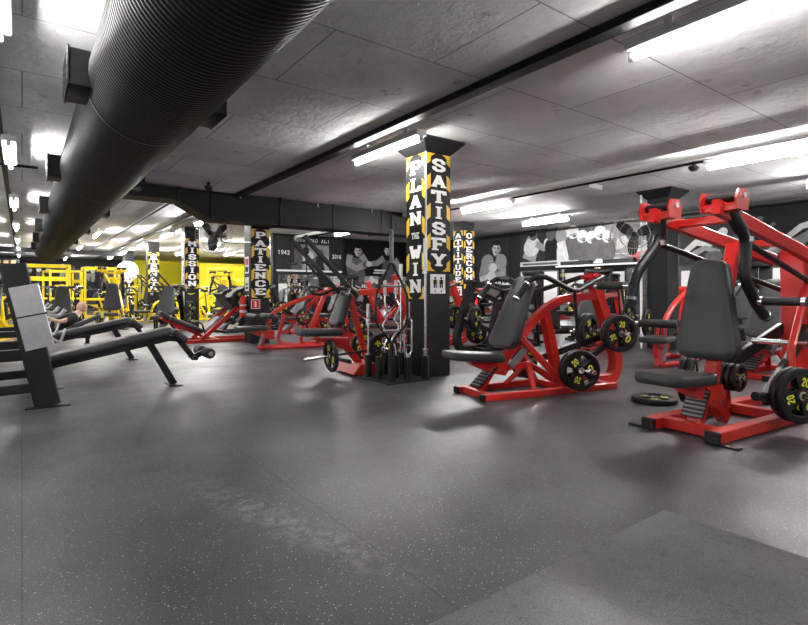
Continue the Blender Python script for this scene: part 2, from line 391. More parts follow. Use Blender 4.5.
# ------------------------------------------------------------------ the setting
CEIL = 3.07
X0, X1, Y0, Y1 = -7.0, 13.15, -8.0, 36.0
def slab(name, lo, hi, m):
    b = B(); c = [(a+d)/2 for a, d in zip(lo, hi)]; s = [d-a for a, d in zip(lo, hi)]
    b.box(c, s, 0.0005); return struct(b.build(name, m))
slab('floor', (X0-.2, Y0-.2, -0.1), (X1+.2, Y1+.2, 0), 'floor')
slab('ceiling', (X0-.2, Y0-.2, CEIL), (X1+.2, Y1+.2, CEIL+.15), 'ceiling')
slab('wall_left', (X0-.2, Y0, 0), (X0, Y1, CEIL), 'wallwhite')
slab('wall_front', (X0, Y0-.2, 0), (X1, Y0, CEIL), 'wallwhite')
slab('wall_right', (X1, Y0, 0), (X1+.2, 7.75, CEIL), 'brick')
slab('wall_right', (X1, 7.75, 0), (X1+.2, Y1, CEIL), 'wallblack')
slab('wall_far', (X0, Y1, 0), (5.6, Y1+.2, CEIL), 'wallblack')
slab('wall_far', (5.6, Y1, 0), (X1, Y1+.2, CEIL), 'wallyellow')
slab('wall_back', (6.75, 16.6, 0), (X1, 16.8, CEIL), 'wallblack')
slab('wall_partition', (7.2, 30.2, 0), (X1, 30.4, 2.72), 'wallyellow')
# the other rubber surface, laid flush around the camera
b = B(); b.box((0.3, -1.2, 0.004), (4.6, 5.06, 0.008), 0.002); o = b.build('rubber_mat', 'mat')
tag(o, 'lighter grey textured rubber mat filling the near right corner of the floor', 'floor mat')

# pillars
PW = 0.41
def pillar(x, y, w=PW, cap=True):
    b = B(); b.box((x+w/2, y+w/2, (CEIL-.14)/2), (w, w, CEIL-.14), 0.008)
    if cap: b.loft([[V((x+w/2+sx*(w/2+e), y+w/2+sy*(w/2+e), zz)) for sx, sy in ((-1, -1), (1, -1), (1, 1), (-1, 1))] for zz, e in ((CEIL-.17, .005), (CEIL-.03, .14), (CEIL-.002, .14))])
    else: b.box((x+w/2, y+w/2, CEIL-.07), (w, w, .138), 0.004)
    return struct(b.build('pillar', 'pillar'))
PIL = dict(satisfy=(4.16, 5.19), patience=(3.93, 10.86), mission=(3.95, 16.5), strength=(3.95, 22.2), wisdom=(3.92, 27.8),
           attitude=(9.86, 10.64), brick=(9.86, 4.98), honest=(9.86, 22.2))
for k, (x, y) in PIL.items():
    if k != 'honest': pillar(x, y, cap=k in ('satisfy', 'brick'))

# cable trays and pipes under the ceiling, running with the lamps
def run(name, label, cat, pts, r=None, wh=None, m='ductgrey', bend=0):
    b = B()
    if r: b.tube(pts, r, 10, bend)
    else: b.rect(pts, wh[0], wh[1], side=None)
    return tag(b.build(name, m), label, cat)
run('ceiling_cable_tray', 'dark cable tray along the ceiling beside the lamps over the lettered pillar', 'cable tray', [(3.48, -4, 3.03), (3.48, 35, 3.03)], wh=(.13, .07))
run('ceiling_conduit', 'thin grey conduit beside the dark cable tray over the lettered pillar', 'pipe', [(3.6, -4, 3.04), (3.6, 35, 3.04)], r=.018, m='greymetal')
run('ceiling_cable_tray', 'grey tray carrying the leftmost row of tube lamps', 'cable tray', [(-.22, -4, 3.045), (-.22, 35, 3.045)], wh=(.07, .05))
run('ceiling_pipe', 'pale painted pipe along the ceiling beyond the lettered pillar', 'pipe', [(7.55, -4, 2.98), (7.55, 16.55, 2.98)], r=.05, m='white')
run('ceiling_conduit', 'thin dark conduit beside the pale painted ceiling pipe', 'pipe', [(8.12, -4, 3.03), (8.12, 16.55, 3.03)], r=.02)
run('ceiling_conduit', 'dark conduit crossing the ceiling beyond the big round duct', 'pipe', [(-6.9, 9.95, 3.04), (.2, 9.95, 3.04)], r=.022)
run('ceiling_conduit', 'thin conduit along the top of the poster wall on the right', 'pipe', [(12.95, -2, 2.98), (12.95, 16.5, 2.98)], r=.022, m='black')
run('ceiling_conduit', 'dark conduit on the ceiling over the yellow machines', 'pipe', [(2.6, 12.2, 3.04), (2.6, 30, 3.04)], r=.022)
run('water_pipe', 'pale upright pipe beside the brick pillar with the cage fan', 'pipe', [(9.78, 5.46, 0), (9.78, 5.46, 3.06)], r=.022, m='white')
run('steel_beam', 'black beam crossing under the far ceiling beyond the round duct', 'beam', [(-5, 27, 2.86), (3.6, 27, 2.86)], wh=(.16, .2), m='black')

# ------------------------------------------------------------------ lamps
def lamp(label, x, y, group, L=1.5, rz=0, dimmed=False):
    t = thing('ceiling_lamp', label, 'ceiling light', (x, y, CEIL), rz, group)
    if not lamp.parts:
        b = B(); b.box((0, 0, -.115), (.15, L, .07), .006); [b.box((0, s*L*.3, -.04), (.03, .06, .09), .003) for s in (-1, 1)]; lamp.parts.append((b, 'batten', 'fixture'))
        for s in (-1, 1):
            b = B(); b.box((0, s*(L/2-.02), -.175), (.045, .04, .08), .004); lamp.parts.append((b, 'lamp_holder', 'fixture'))
        b = B(); b.cyl((0, -L/2+.04, -.195), (0, L/2-.04, -.195), .02, 12); lamp.parts.append((b, 'tube', 'tube'))
        lamp.meshes = [(n, bb.build(n, m, t).data) for bb, n, m in lamp.parts]
    else:
        for n, me in lamp.meshes:
            o = bpy.data.objects.new(n, me); C.objects.link(o); o.parent = t
            if dimmed and n == 'tube': o.material_slots[0].link = 'OBJECT'; o.material_slots[0].material = M['tube_dimmed']
    return t
lamp.parts = []
ordn = ['first', 'second', 'third', 'fourth', 'fifth', 'sixth', 'seventh', 'eighth', 'ninth']
lamp('lit tube lamp of the rows continuing beyond the picture', -4.2, 10.0, 'tube lamps out of view')  # out of view, put in for its light
for i, y in enumerate((3.9, 8.6, 13.3, 18.0, 22.7, 27.4, 32.1)):
    lamp('%s lamp, counted from the camera, in the leftmost row of lit tube lamps' % ordn[i], -.13, y, 'leftmost row of tube lamps', dimmed=True)
for y, l in ((1.5, 'large lit tube lamp at the top right of the ceiling, nearest in its row'), (5.75, 'lit tube lamp ending right above the lettered pillar'),
             (12.3, 'lit tube lamp behind the rectangular black duct'), (14.4, 'lit tube lamp above the pillar with the vertical MISSION sign'),
             (18.7, 'lit tube lamp between the MISSION and STRENGTH pillars'), (23.4, 'lit tube lamp beyond the STRENGTH pillar'),
             (28.0, 'lit tube lamp farther back along the row past the STRENGTH pillar'), (32.6, 'farthest lit tube lamp of the row over the lettered pillars')):
    lamp(l, 3.74, y*.955, 'tube lamps over the lettered pillars', dimmed=y in (1.5, 5.75))
for y, l in ((2.85, 'lit tube lamp over the large red pulldown machine at the right edge'), (8.25, 'lit tube lamp just beyond the lettered pillar, over the tilted press'),
             (14.4, 'glowing tube lamp in front of the poster of two boxers'), (20.5, 'lit tube lamp over the far area behind the poster wall'), (26.0, 'lit tube lamp before the yellow far partition')):
    lamp(l, 7.95, y*.955, 'tube lamps beyond the pillars')
for y, l in ((9.0, 'lit tube lamp near the wall of boxing posters'), (2.45, 'lit tube lamp near the right wall behind the pulldown machine')):
    lamp(l, 10.8, y*.955, 'tube lamps by the poster wall')
for x, y, l in ((6.0, 20.5, 'lit tube lamp right of the MISSION pillar in the far area'), (6.0, 26.0, 'lit tube lamp above the yellow machines in the far middle'), (10.6, 21.5, 'lit tube lamp over the yellow rack past the MISSION pillar'), (10.6, 27.5, 'lit tube lamp close before the yellow far partition'), (1.9, 19, 'lit tube lamp over the yellow machines under the white fan'), (1.9, 25, 'lit tube lamp farther back over the yellow machines at left'), (1.9, 33.5, 'farthest lit tube lamp before the far posters')):
    lamp(l, x, y, 'tube lamps of the far area')  # extra lamps added to brighten the yellow walls and machines
for x, y in ((-4.2, 6.0), (-4.2, 14.0), (-4.2, 22.0), (-4.2, 30.0), (3.92, -3.2), (8.32, -2.6), (-.13, -2.0), (-4.2, -1)):  # more unseen lamps, added only to light the room
    lamp('lit tube lamp of the rows continuing beyond the picture', x, y, 'tube lamps out of view')
# small ceiling fittings
b = B(); b.box((0, 0, -.045), (.42, .14, .09), .01); o = b.build('ceiling_emergency_light', 'white'); o.location = (8.42, 5.63, CEIL)
tag(o, 'small white emergency light box on the ceiling beyond the lettered pillar', 'emergency light')
for (x, y), l in (((8.2, 3.75), 'dark round sensor at the end of the lamp over the pulldown machine'), ((2.7, 9.6), 'small dark sprinkler fitting hanging in front of the rectangular duct')):
    b = B(); b.lathe((0, 0, 0), (0, 0, -1), [(.03, 0), (.03, .05), (.075, .07), (.075, .1), (.04, .14)], 16); o = b.build('ceiling_sensor', 'black'); o.location = (x, y, CEIL)
    tag(o, l, 'sensor')

# ------------------------------------------------------------------ big round duct
t = thing('round_air_duct', 'huge black ribbed round air duct running along the ceiling at left', 'air duct', (.756, -3, 2.59))
n = 40; prof = []; y = 0.0; Ld = 25.6; R = .4
while y < Ld:
    prof += [(R-.012, y), (R, y+.012), (R, y+.026)]; y += .042
b = B(); b.lathe((0, 0, 0), (0, 1, 0), prof, n); b.build('ribbed_tube', 'ductblack', t)
for k in range(9):
    b = B(); b.lathe((0, 1.2+3*k, 0), (0, 1, 0), [(R, 0), (R+.004, .003), (R+.004, .03), (R, .033)], n); b.build('joint_band', 'ductblack', t)
for k in range(9):
    yy = .65+3.3*k
    if yy > 25: break
    for s in (-1, 1):
        b = B(); w = .14
        xo = s*(R+.1)
        lo, hi = -.17, .13
        b.box((s*(R-.02), yy, 0), (.28, .4, .25), .006)
        b.box((s*(R+.112), yy, 0), (.016, .42, .27), .004)
        ob = b.build('side_outlet', 'ductblack', t)
        g = B()
        for q in range(5): g.box((s*(R+.122), yy, -.09+.045*q), (.006, .36, .016), .001)
        g.build('grille', 'black', ob)
# rectangular duct
t = thing('rectangular_air_duct', 'flat black rectangular air duct crossing the ceiling from the round duct', 'air duct', (0, 0, 0))
def duct_seg(pts_top_bottom):
    b = B(); ya, yb = 10.28, 10.84
    rings = []
    for x, zt, zb in pts_top_bottom: rings.append([V((x, ya, zb)), V((x, ya, zt)), V((x, yb, zt)), V((x, yb, zb))])
    b.loft(rings); return b
Dx = [1.1, 2.35, 2.95, 4.35, 5.6, 6.9, 8.6]
zb = [2.82, 2.82, 2.5, 2.5, 2.5, 2.5, 2.5]
for i in range(len(Dx)-1): duct_seg([(Dx[i]+.004, CEIL-.03, zb[i]), (Dx[i+1]-.004, CEIL-.03, zb[i+1])]).build('duct_section', 'ductgrey', t)
for i in range(1, len(Dx)-1):
    b = B(); zc = (CEIL-.03+zb[i])/2; b.box((Dx[i], 10.56, zc), (.03, .6, CEIL-.03-zb[i]+.04), .003); b.build('flange', 'ductblack', t)
b = B(); b.box((7.65, 10.262, 2.78), (.98, .03, .3), .004); gf = b.build('vent_frame', 'ductblack', t)
b = B()
for q in range(6): b.box((7.65, 10.245, 2.67+.045*q), (.9, .02, .012), .001)
for q in range(3): b.box((7.3+.35*q, 10.24, 2.78), (.02, .02, .28), .001)
b.build('vent_slats', 'black', gf)
for x in (3.5, 5.2, 6.6):
    b = B(); b.cyl((x, 10.25, 2.95), (x, 10.25, CEIL), .015, 8); b.build('hanger', 'steel', t)
GL['G'] = (GL['C'][0]+[(4.1,.5,4.1,3.1),(2.8,3.1,4.5,3.1)], [])
# ------------------------------------------------------------------ lettered signs on the pillars
def sign(text, label, o, u, w, z0, z1, small=None, nb=None, lh=None):
    """panel on a pillar face: o = lower left corner (x, y) seen from in front, u = direction to the viewer's right"""
    u = V((u[0], u[1], 0)); up = V((0, 0, 1)); nrm = u.cross(up)
    base = V((o[0], o[1], z0)); h = z1-z0
    t = thing('pillar_sign', label, 'sign', base, 0)
    b = B(); b.prism([(0, 0), (w, 0), (w, h), (0, h)], V((0, 0, 0)), u, up, .008)
    off = nrm*.0105; k = w*.17
    n = nb or max(3, round(h/(w*1.05))); step = h/n
    for i in range(n+1):
        for s in (0, 1):
            X = (lambda a: a) if s == 0 else (lambda a: w-a)
            c = i*step
            if i in (0, n):
                q = [(X(.02*w), c+(.01 if i == 0 else -.01)), (X(.36*w), c+(.01 if i == 0 else -.01)), (X(.24*w), c+(.5*k if i == 0 else -.5*k)), (X(k), c+(k*.9 if i == 0 else -k*.9)), (X(k), c+(.3*step if i == 0 else -.3*step)), (X(.02*w), c+(.42*step if i == 0 else -.42*step))]
            else:
                q = [(X(.02*w), c-.28*step), (X(k), c-.16*step), (X(k), c+.3*step), (X(.02*w), c+.18*step)]
            b.flat(q, off, u, up, 1)
    b.build('panel', ['signblack', 'signyellow'], t)
    b = B(); off = nrm*.012
    seq = text if isinstance(text, list) else list(text)
    m = h*.035; rows = len(seq); rh = (h-2*m)/rows
    for i, ch in enumerate(seq):
        yc = h-m-rh*(i+.5)
        if len(ch) > 1:
            word(b, ch, off+u*(w*.3)+up*(yc-rh*.2), u, up, w*.125, rh*.36, .1)
        elif ch != ' ':
            lw = w*(.62 if ch != 'I' else .5); hh = rh*(lh or .78)
            letter(b, ch, off+u*((w-lw)/2)+up*(yc-hh/2), u, up, lw, hh, th=1.4)
    b.build('lettering', 'signwhite', t)
    return t
E_ = .012
def on_pillar(key, face, text, label, z0, z1, **k):
    x, y = PIL[key]
    if face == 'y': return sign(text, label, (x, y), (1, 0), PW, z0, z1, **k)
    return sign(text, label, (x, y+PW), (0, -1), PW, z0, z1, **k)
on_pillar('satisfy', 'y', 'SATISFY', 'black and yellow sign with white letters SATISFY on the nearest pillar', 1.36, 2.9)
on_pillar('satisfy', 'x', ['P', 'L', 'A', 'N', 'THE', 'W', 'I', 'N'], 'black and yellow sign with white letters PLAN and WIN on the nearest pillar', 1.0, 2.9)
on_pillar('patience', 'y', 'PATIENCE', 'black and yellow sign with white letters PATIENCE under the rectangular duct', .97, 2.46)
on_pillar('mission', 'y', 'MISSION', 'black and yellow sign with white letters MISSION on its pillar', 1.2, 2.72)
on_pillar('strength', 'y', 'STRENGTH', 'black and yellow sign with white letters STRENGTH on its pillar', 1.1, 2.66)
on_pillar('wisdom', 'y', 'WISDOM', 'black and yellow sign with white letters WISDOM behind the white fan', .5, 1.75)
on_pillar('attitude', 'x', 'ATTITUDE', 'black and yellow sign with white letters ATTITUDE on the pillar by the boxer poster', 1.3, 2.82)
on_pillar('attitude', 'y', 'OVERCOME', 'black and yellow sign with white letters OVERCOME on the pillar by the boxer poster', 1.18, 2.82)
x, y = PIL['attitude']
sign('HONESTY', 'black and yellow sign with white letters HONESTY seen only in the mirror', (x+PW, y+PW), (-1, 0), PW, 1.0, 2.6)
# white edge guards and small notices
def guard(x, y, label, z0=0.1, z1=2.9):
    b = B(); b.box((x, y, (z0+z1)/2), (.02, .02, z1-z0), .004); return tag(b.build('corner_guard', 'steel'), label, 'corner guard')
guard(4.155, 5.185, 'grey metal corner guard on the nearest pillar between its two signs')
def notice(label, o, u, w, z0, h, rows, col='white'):
    u = V((u[0], u[1], 0)); up = V((0, 0, 1)); nrm = u.cross(up)
    t = thing('notice_sign', label, 'notice', (o[0], o[1], z0))
    b = B(); b.prism([(0, 0), (w, 0), (w, h), (0, h)], nrm*.0, u, up, .006); b.build('board', col, t)
    b = B()
    for k, (a0, b0, a1, b1, mi) in enumerate(rows): b.flat([(a0*w, b0*h), (a1*w, b0*h), (a1*w, b1*h), (a0*w, b1*h)], nrm*(.0085+.0007*k), u, up, mi)
    b.build('print', ['signblack', 'signyellow', 'printred', 'white'], t)
fig = lambda c: [(c-.06, .74, c+.06, .86, 0), (c-.12, .5, c+.12, .72, 0), (c-.1, .3, c-.01, .5, 0), (c+.02, .3, c+.1, .5, 0), (c-.15, .55, c-.1, .7, 1), (c+.1, .5, c+.15, .62, 1), (c-.04, .08, c+.04, .16, 0)]
x, y = PIL['satisfy']
notice('white notice with two dark figures under the SATISFY sign', (x+.07, y), (1, 0), .25, 1.08, .25, fig(.3)+fig(.7))
x, y = PIL['attitude']
notice('white notice with dark print under the ATTITUDE sign', (x, y+PW*.75), (0, -1), .24, 1.0, .26, [(.2, .2, .42, .6, 0), (.58, .2, .8, .6, 0), (.2, .75, .8, .82, 0)])
x, y = PIL['patience']
notice('small red fire extinguisher sign below the PATIENCE sign', (x+.0, y), (1, 0), .2, .74, .2, [(.06, .06, .94, .94, 2), (.42, .2, .58, .72, 3), (.36, .72, .5, .8, 3)])
notice('upper white notice on the side of the PATIENCE pillar', (x, y+.34), (0, -1), .22, 1.5, .36, [(.1, .5, .9, .9, 2), (.1, .1, .9, .4, 0)], 'white')
notice('middle white notice on the side of the PATIENCE pillar', (x, y+.34), (0, -1), .22, 1.12, .3, [(.15, .15, .85, .3, 0), (.15, .45, .85, .55, 0)], 'white')
notice('lowest white notice with red mark on the side of the PATIENCE pillar', (x, y+.34), (0, -1), .22, .8, .24, [(.25, .35, .75, .8, 2)], 'white')
x, y = PIL['mission']
b = B(); u = V((1, 0, 0)); b.flat([(0, .02), (.1, 0), (.24, .05), (.1, .03), (0, .045)], (x+.08, y-.006, 1.02), u, (0, 0, 1)); b.v = [(a, c, d) for a, c, d in b.v]
o = b.build('sign_mark', 'limeprint'); tag(o, 'small yellow tick mark on the pillar below the MISSION sign', 'mark')
b = B(); b.box((x-.008, y+.2, 1.35), (.012, .3, 2.5), .003); p_ = b.build('side_sign', 'white'); tag(p_, 'white lettered side board on the pillar with the MISSION sign', 'sign')
b = B(); word(b, 'MISSION'[::-1][:6], (x-.016, y+.3, .4), (0, 0, 1), (0, 1, 0), .26, -.2, .2); b.build('lettering', 'signblack', p_)

# fire extinguisher on the side of the PATIENCE pillar
x, y = PIL['patience']
t = thing('wall_mounted_fire_extinguisher', 'red fire extinguisher hanging on the side of the PATIENCE pillar', 'fire extinguisher', (x-.1, y+.18, .56))
b = B(); b.lathe((0, 0, 0), (0, 0, 1), [(.06, 0), (.078, .015), (.08, .03), (.08, .36), (.07, .41), (.035, .45), (.028, .47)], 20); b.build('cylinder', 'exting', t)
b = B(); b.lathe((0, 0, .1), (0, 0, 1), [(.0812, 0), (.0812, .05)], 20); b.build('white_label', 'white', t)
b = B(); b.lathe((0, 0, .24), (0, 0, 1), [(.0812, 0), (.0812, .03)], 20); b.build('white_label', 'white', t)
b = B(); b.cyl((0, 0, .46), (0, 0, .52), .022, 10); b.rect([(0, 0, .53), (-.1, 0, .55)], .02, .015); b.rect([(0, 0, .5), (-.09, 0, .5)], .02, .012); b.build('valve_handle', 'black', t)
b = B(); b.tube([(.02, 0, .5), (.07, -.06, .46), (.07, -.07, .3), (.03, -.082, .16)], .011, 8, .05); b.build('hose', 'black', t)
b = B(); b.box((.088, 0, .3), (.02, .12, .3), .003); b.build('wall_bracket', 'black', t)

# ------------------------------------------------------------------ posters
def limb(b, pts, w0, w1, o, u, up, mi):
    n = len(pts); o = V(o); nv = u.cross(up).normalized()
    for i in range(n-1):
        o = o+nv*.0003
        (xa, ya), (xb, yb) = pts[i], pts[i+1]; a = w0+(w1-w0)*i/(n-1); c = w0+(w1-w0)*(i+1)/(n-1)
        dx, dy = xb-xa, yb-ya; L = math.hypot(dx, dy) or 1; nx, ny = -dy/L/2, dx/L/2
        b.flat([(xa+nx*a, ya+ny*a), (xa-nx*a, ya-ny*a), (xb-nx*c, yb-ny*c), (xb+nx*c, yb+ny*c)], o, u, up, mi)
        ell(b, xb, yb, c/2, c/2, o+nv*.00015, u, up, mi)
def ell(b, cx, cy, rx, ry, o, u, up, mi, rot=0):
    c, s = math.cos(rot), math.sin(rot)
    b.flat([(cx+rx*math.cos(q)*c-ry*math.sin(q)*s, cy+rx*math.cos(q)*s+ry*math.sin(q)*c) for q in [2*PI*j/18 for j in range(18)]], o, u, up, mi)
GREY = ['g0', 'g1', 'g2', 'g3', 'g4', 'printred', 'white']
def poster(label, o, u, w, z0, h, shapes, bg='g0', words=()):
    u = V((u[0], u[1], 0)); up = V((0, 0, 1)); nrm = u.cross(up)
    t = thing('wall_poster', label, 'poster', (o[0], o[1], z0))
    b = B(); b.prism([(0, 0), (w, 0), (w, h), (0, h)], (0, 0, 0), u, up, .012); b.build('sheet', bg, t)
    b = B(); k = 0
    for s in shapes:
        k += 1; off = nrm*(.0145+.0016*k)
        if s[0] == 'e': ell(b, s[1], s[2], s[3], s[4], off, u, up, s[5], s[6] if len(s) > 6 else 0)
        elif s[0] == 'l': limb(b, s[1], s[2], s[3], off, u, up, s[4])
        elif s[0] == 'p': b.flat(s[1], off, u, up, s[2])
    if shapes: b.build('photo_print', GREY, t)
    if words:
        b = B()
        for s, wx, wz, cw, chh in words: word(b, s, nrm*(.02+.0016*k)+u*wx+up*wz, u, up, cw, chh, .12, plain=True, th=1.1)
        b.build('lettering', 'white', t)
    return t
def face(cx, cy, r, light=4, mid=3, dark=0, tilt=0):
    c, s = math.cos(tilt), math.sin(tilt)
    P = lambda a, d: (cx+a*r*c-d*r*s, cy+a*r*s+d*r*c)
    E = lambda a, d, rx, ry, g: ('e', *P(a, d), rx*r, ry*r, g, tilt)
    return [E(0, .35, .82, .85, dark), E(0, -.05, .72, .98, mid), E(-.2, 0, .45, .8, light), E(-.74, -.05, .14, .25, mid), E(.74, -.05, .14, .25, mid),
            E(-.3, .17, .2, .07, dark), E(.3, .17, .2, .07, dark), E(-.3, .08, .13, .06, 1), E(.3, .08, .13, .06, 1), E(.02, -.15, .12, .2, mid), E(.0, -.3, .17, .06, 1), E(0, -.5, .28, .07, dark), E(0, .85, .7, .35, dark)]
yb = 16.6-.004
# back wall, first poster
W1 = 2.55
sh = [('p', [(.9, .05), (2.0, .05), (2.0, 1.0), (.9, 1.0)], 3), ('p', [(.55, .1), (.95, .1), (.95, .95), (.7, .95)], 2), ('e', 1.2, .5, .22, .3, 4), ('l', [(1.2, .3), (1.5, .5), (1.8, .45)], .24, .1, 2), ('e', 1.65, .7, .13, .16, 2), ('l', [(1.65, .6), (1.62, .3), (1.7, .08)], .3, .3, 1), ('e', 1.1, .78, .12, .14, 1)]
poster('black and white memorial poster lettered MUHAMMAD ALI with years', (6.85, yb), (1, 0), W1, 1.75, 1.27, sh, 'g1',
       [('MUHAMMAD ALI', .62, 1.08, .105, .13), ('1942', .06, .62, .1, .15), ('2016', 2.12, .55, .085, .14)])
b = B(); b.box((8.12, yb-.03, 1.83), (2.5, .02, .06), .002); tag(b.build('caption_strip', 'white'), 'thin white caption strip along the bottom of the memorial poster', 'caption')
# two boxers
sh = [('l', [(.42, .62), (.38, .3), (.5, .0)], .55, .75, 2), ('l', [(.22, .72), (.16, .38), (.5, .22), (.86, .33)], .26, .2, 3), ('l', [(.7, .72), (.92, .45), (.62, .3)], .26, .2, 3), ('e', .9, .38, .15, .12, 2)]
sh += face(.56, .86, .2) + [('l', [(1.95, .55), (1.9, .2), (1.95, 0)], .55, .6, 2), ('l', [(1.7, .65), (1.4, .45), (1.05, .4)], .24, .17, 3), ('e', 1.02, .4, .13, .1, 4), ('l', [(2.2, .62), (2.42, .35), (2.3, .1)], .25, .2, 3)]
sh += face(1.86, .94, .18) + [('p', [(1.25, .14), (1.9, .14), (1.9, .2), (1.25, .2)], 6), ('p', [(1.2, .05), (1.8, .05), (1.8, .1), (1.2, .1)], 4)]
poster('dark poster of two bare-chested boxers, one stretching out his arm', (9.5, yb), (1, 0), 2.75, 1.75, 1.27, sh, 'g0')
sh = [('l', [(.4, .6), (.4, .05)], .6, .7, 3), ('l', [(.2, .6), (.1, .3), (.4, .2)], .2, .16, 4), ('p', [(0, 0), (.75, 0), (.75, .12), (0, .12)], 0)] + face(.42, .88, .2)
poster('narrow poster of a smiling man right beside the PLAN pillar', (12.35, yb), (1, 0), .78, 1.75, 1.27, sh, 'g3')
# right wall (facing -x): u runs towards the camera (-y)
xr = X1-.004
def rw(label, ya, yb_, z0, h, shapes, bg, words=()): return poster(label, (xr, ya), (0, -1), ya-yb_, z0, h, shapes, bg, words)
sh = [('l', [(.85, .95), (.8, .5), (.8, .05)], .95, .75, 2), ('e', .55, .95, .3, .24, 3, .3), ('e', 1.2, .9, .26, .28, 3), ('l', [(.45, .95), (.28, .5), (.75, .65)], .3, .22, 3), ('e', .82, .72, .2, .16, 4), ('l', [(1.25, .9), (1.3, .45), (.85, .45)], .3, .24, 3), ('e', .75, .42, .2, .17, 4),
      ('l', [(.2, .32), (.6, .42)], .2, .16, 4)] + face(1.0, 1.35, .25, tilt=-.1)
for q in range(4): sh.append(('p', [(.95+.17*q, .08), (1.05+.17*q, .08), (1.05+.17*q, .24), (.95+.17*q, .24)], 4))
rw('tall poster of a bare-chested boxer with crossed wrapped fists', 13.5, 11.95, 1.22, 1.72, sh, 'g1')
sh = [('p', [(0, 0), (1.9, 0), (1.9, .14), (0, .14)], 4), ('p', [(.1, .03), (1.7, .03), (1.7, .1), (.1, .1)], 2), ('l', [(.35, .2), (.5, .6), (.45, .8)], .55, .4, 3), ('e', .48, .62, .34, .3, 4, .5), ('l', [(.65, .7), (.95, .55), (1.1, .75)], .22, .16, 3), ('e', 1.12, .72, .16, .13, 4), ('l', [(1.3, .2), (1.25, .6)], .6, .5, 0), ('e', 1.22, .95, .17, .2, 2), ('e', 1.6, .9, .2, .26, 3), ('l', [(1.6, .7), (1.7, .2)], .3, .35, 4), ('e', .55, 1.0, .17, .19, 2), ('e', .5, 1.06, .17, .13, 0)]
rw('poster of a boxer leaning on the ropes above the white board', 11.45, 9.95, 1.92, 1.12, sh, 'g1')
sh = [('p', [(0, 0), (2, 0), (2, .12), (0, .12)], 4)]
for cx, cy, r in ((.2, .85, .22), (.5, .95, .2), (.82, .8, .19), (1.12, .75, .18), (1.4, .85, .2), (1.65, .72, .17)):
    sh += [('e', cx, cy-.38, r*1.35, .36, 2), ('e', cx, cy, r, r, 4), ('e', cx+.05, cy-.1, r*.36, r*.34, 2), ('p', [(cx-r*.5, cy-.1), (cx+r, cy-.1), (cx+r, cy-.06), (cx-r*.5, cy-.06)], 3)]
sh += [('l', [(.1, .5), (.1, .1)], .3, .3, 4), ('l', [(.6, .4), (1.3, .35)], .35, .3, 2)]
rw('poster of a football team with white helmets', 9.93, 8.45, 1.92, 1.14, sh, 'g2')
sh = [('l', [(.3, .35), (.9, .6), (1.3, .95)], .1, .3, 4), ('e', .55, .55, .17, .14, 4, .6), ('l', [(.7, .2), (1.2, .3)], .22, .25, 3), ('e', .95, .15, .16, .13, 5), ('e', 1.35, .22, .2, .14, 5), ('e', 1.1, .4, .22, .16, 4), ('p', [(.1, .22), (.8, .2), (.8, .23), (.1, .25)], 4)]
rw('pale grey poster with two red boxing gloves behind the cage fan', 8.43, 7.2, 1.92, 1.14, sh, 'g3')
sh = [('l', [(.1, .3), (.4, .55), (.7, .5), (1.0, .75)], .12, .2, 4), ('l', [(.3, .25), (.6, .4), (.9, .3)], .14, .1, 3), ('e', .5, .75, .12, .12, 4), ('e', .8, .2, .2, .12, 2)]
rw('dark poster of a pale splashing figure beyond the red machine frame', 6.35, 5.15, 1.75, .95, sh, 'g1')
sh = [('l', [(.5, .25), (1.1, .75), (1.6, .9), (2.3, 1.15)], .1, .16, 3), ('l', [(.9, .35), (1.3, .6), (1.5, .85)], .22, .14, 2), ('l', [(1.5, .9), (1.7, .6), (2.0, .4)], .16, .1, 3), ('l', [(1.5, .45), (1.9, .6), (2.5, .4)], .2, .3, 1), ('e', 1.75, 1.05, .1, .12, 4), ('e', .35, 1.0, .07, .05, 2), ('e', .6, .85, .05, .04, 2), ('l', [(.2, .15), (.8, .3)], .06, .1, 2), ('l', [(1.9, .3), (2.4, .12)], .2, .1, 2)]
rw('black poster of a leaping pale figure at the right edge above the machine', 4.95, 2.1, 1.72, 1.3, sh, 'g0')
# far wall posters
for i, (xa, w_, l) in enumerate(((-1.6, 3.0, 'dark far poster with pale figures at the left behind the round duct'), (1.7, 1.9, 'far grey poster left of the white fan'), (3.7, 1.8, 'far poster of a pale crowd right beside the white fan'))):
    sh = []
    for q in range(7): sh += [('e', .2+q*(w_-.4)/6, .55+.3*random.random(), .12, .15, random.choice((2, 3, 4))), ('l', [(.2+q*(w_-.4)/6, .45), (.1+q*(w_-.3)/6, .05)], .25, .2, random.choice((1, 2, 3)))]
    poster(l, (xa, Y1-.004), (1, 0), w_, 1.75, 1.1, sh, 'g0' if i == 0 else 'g1')
b = B(); b.box((-1.4, 33.0, 2.62), (2.6, .06, .34), .004); hb = b.build('hanging_sign', 'black'); tag(hb, 'black hanging sign with faded orange lettering at the far left', 'sign')
b = B()
for q in range(8): b.box((-2.45+q*.3, 32.965, 2.62), (.2, .01, .15), .002)
b.build('lettering', mat('faded_orange', (.5, .25, .1), .5), hb)

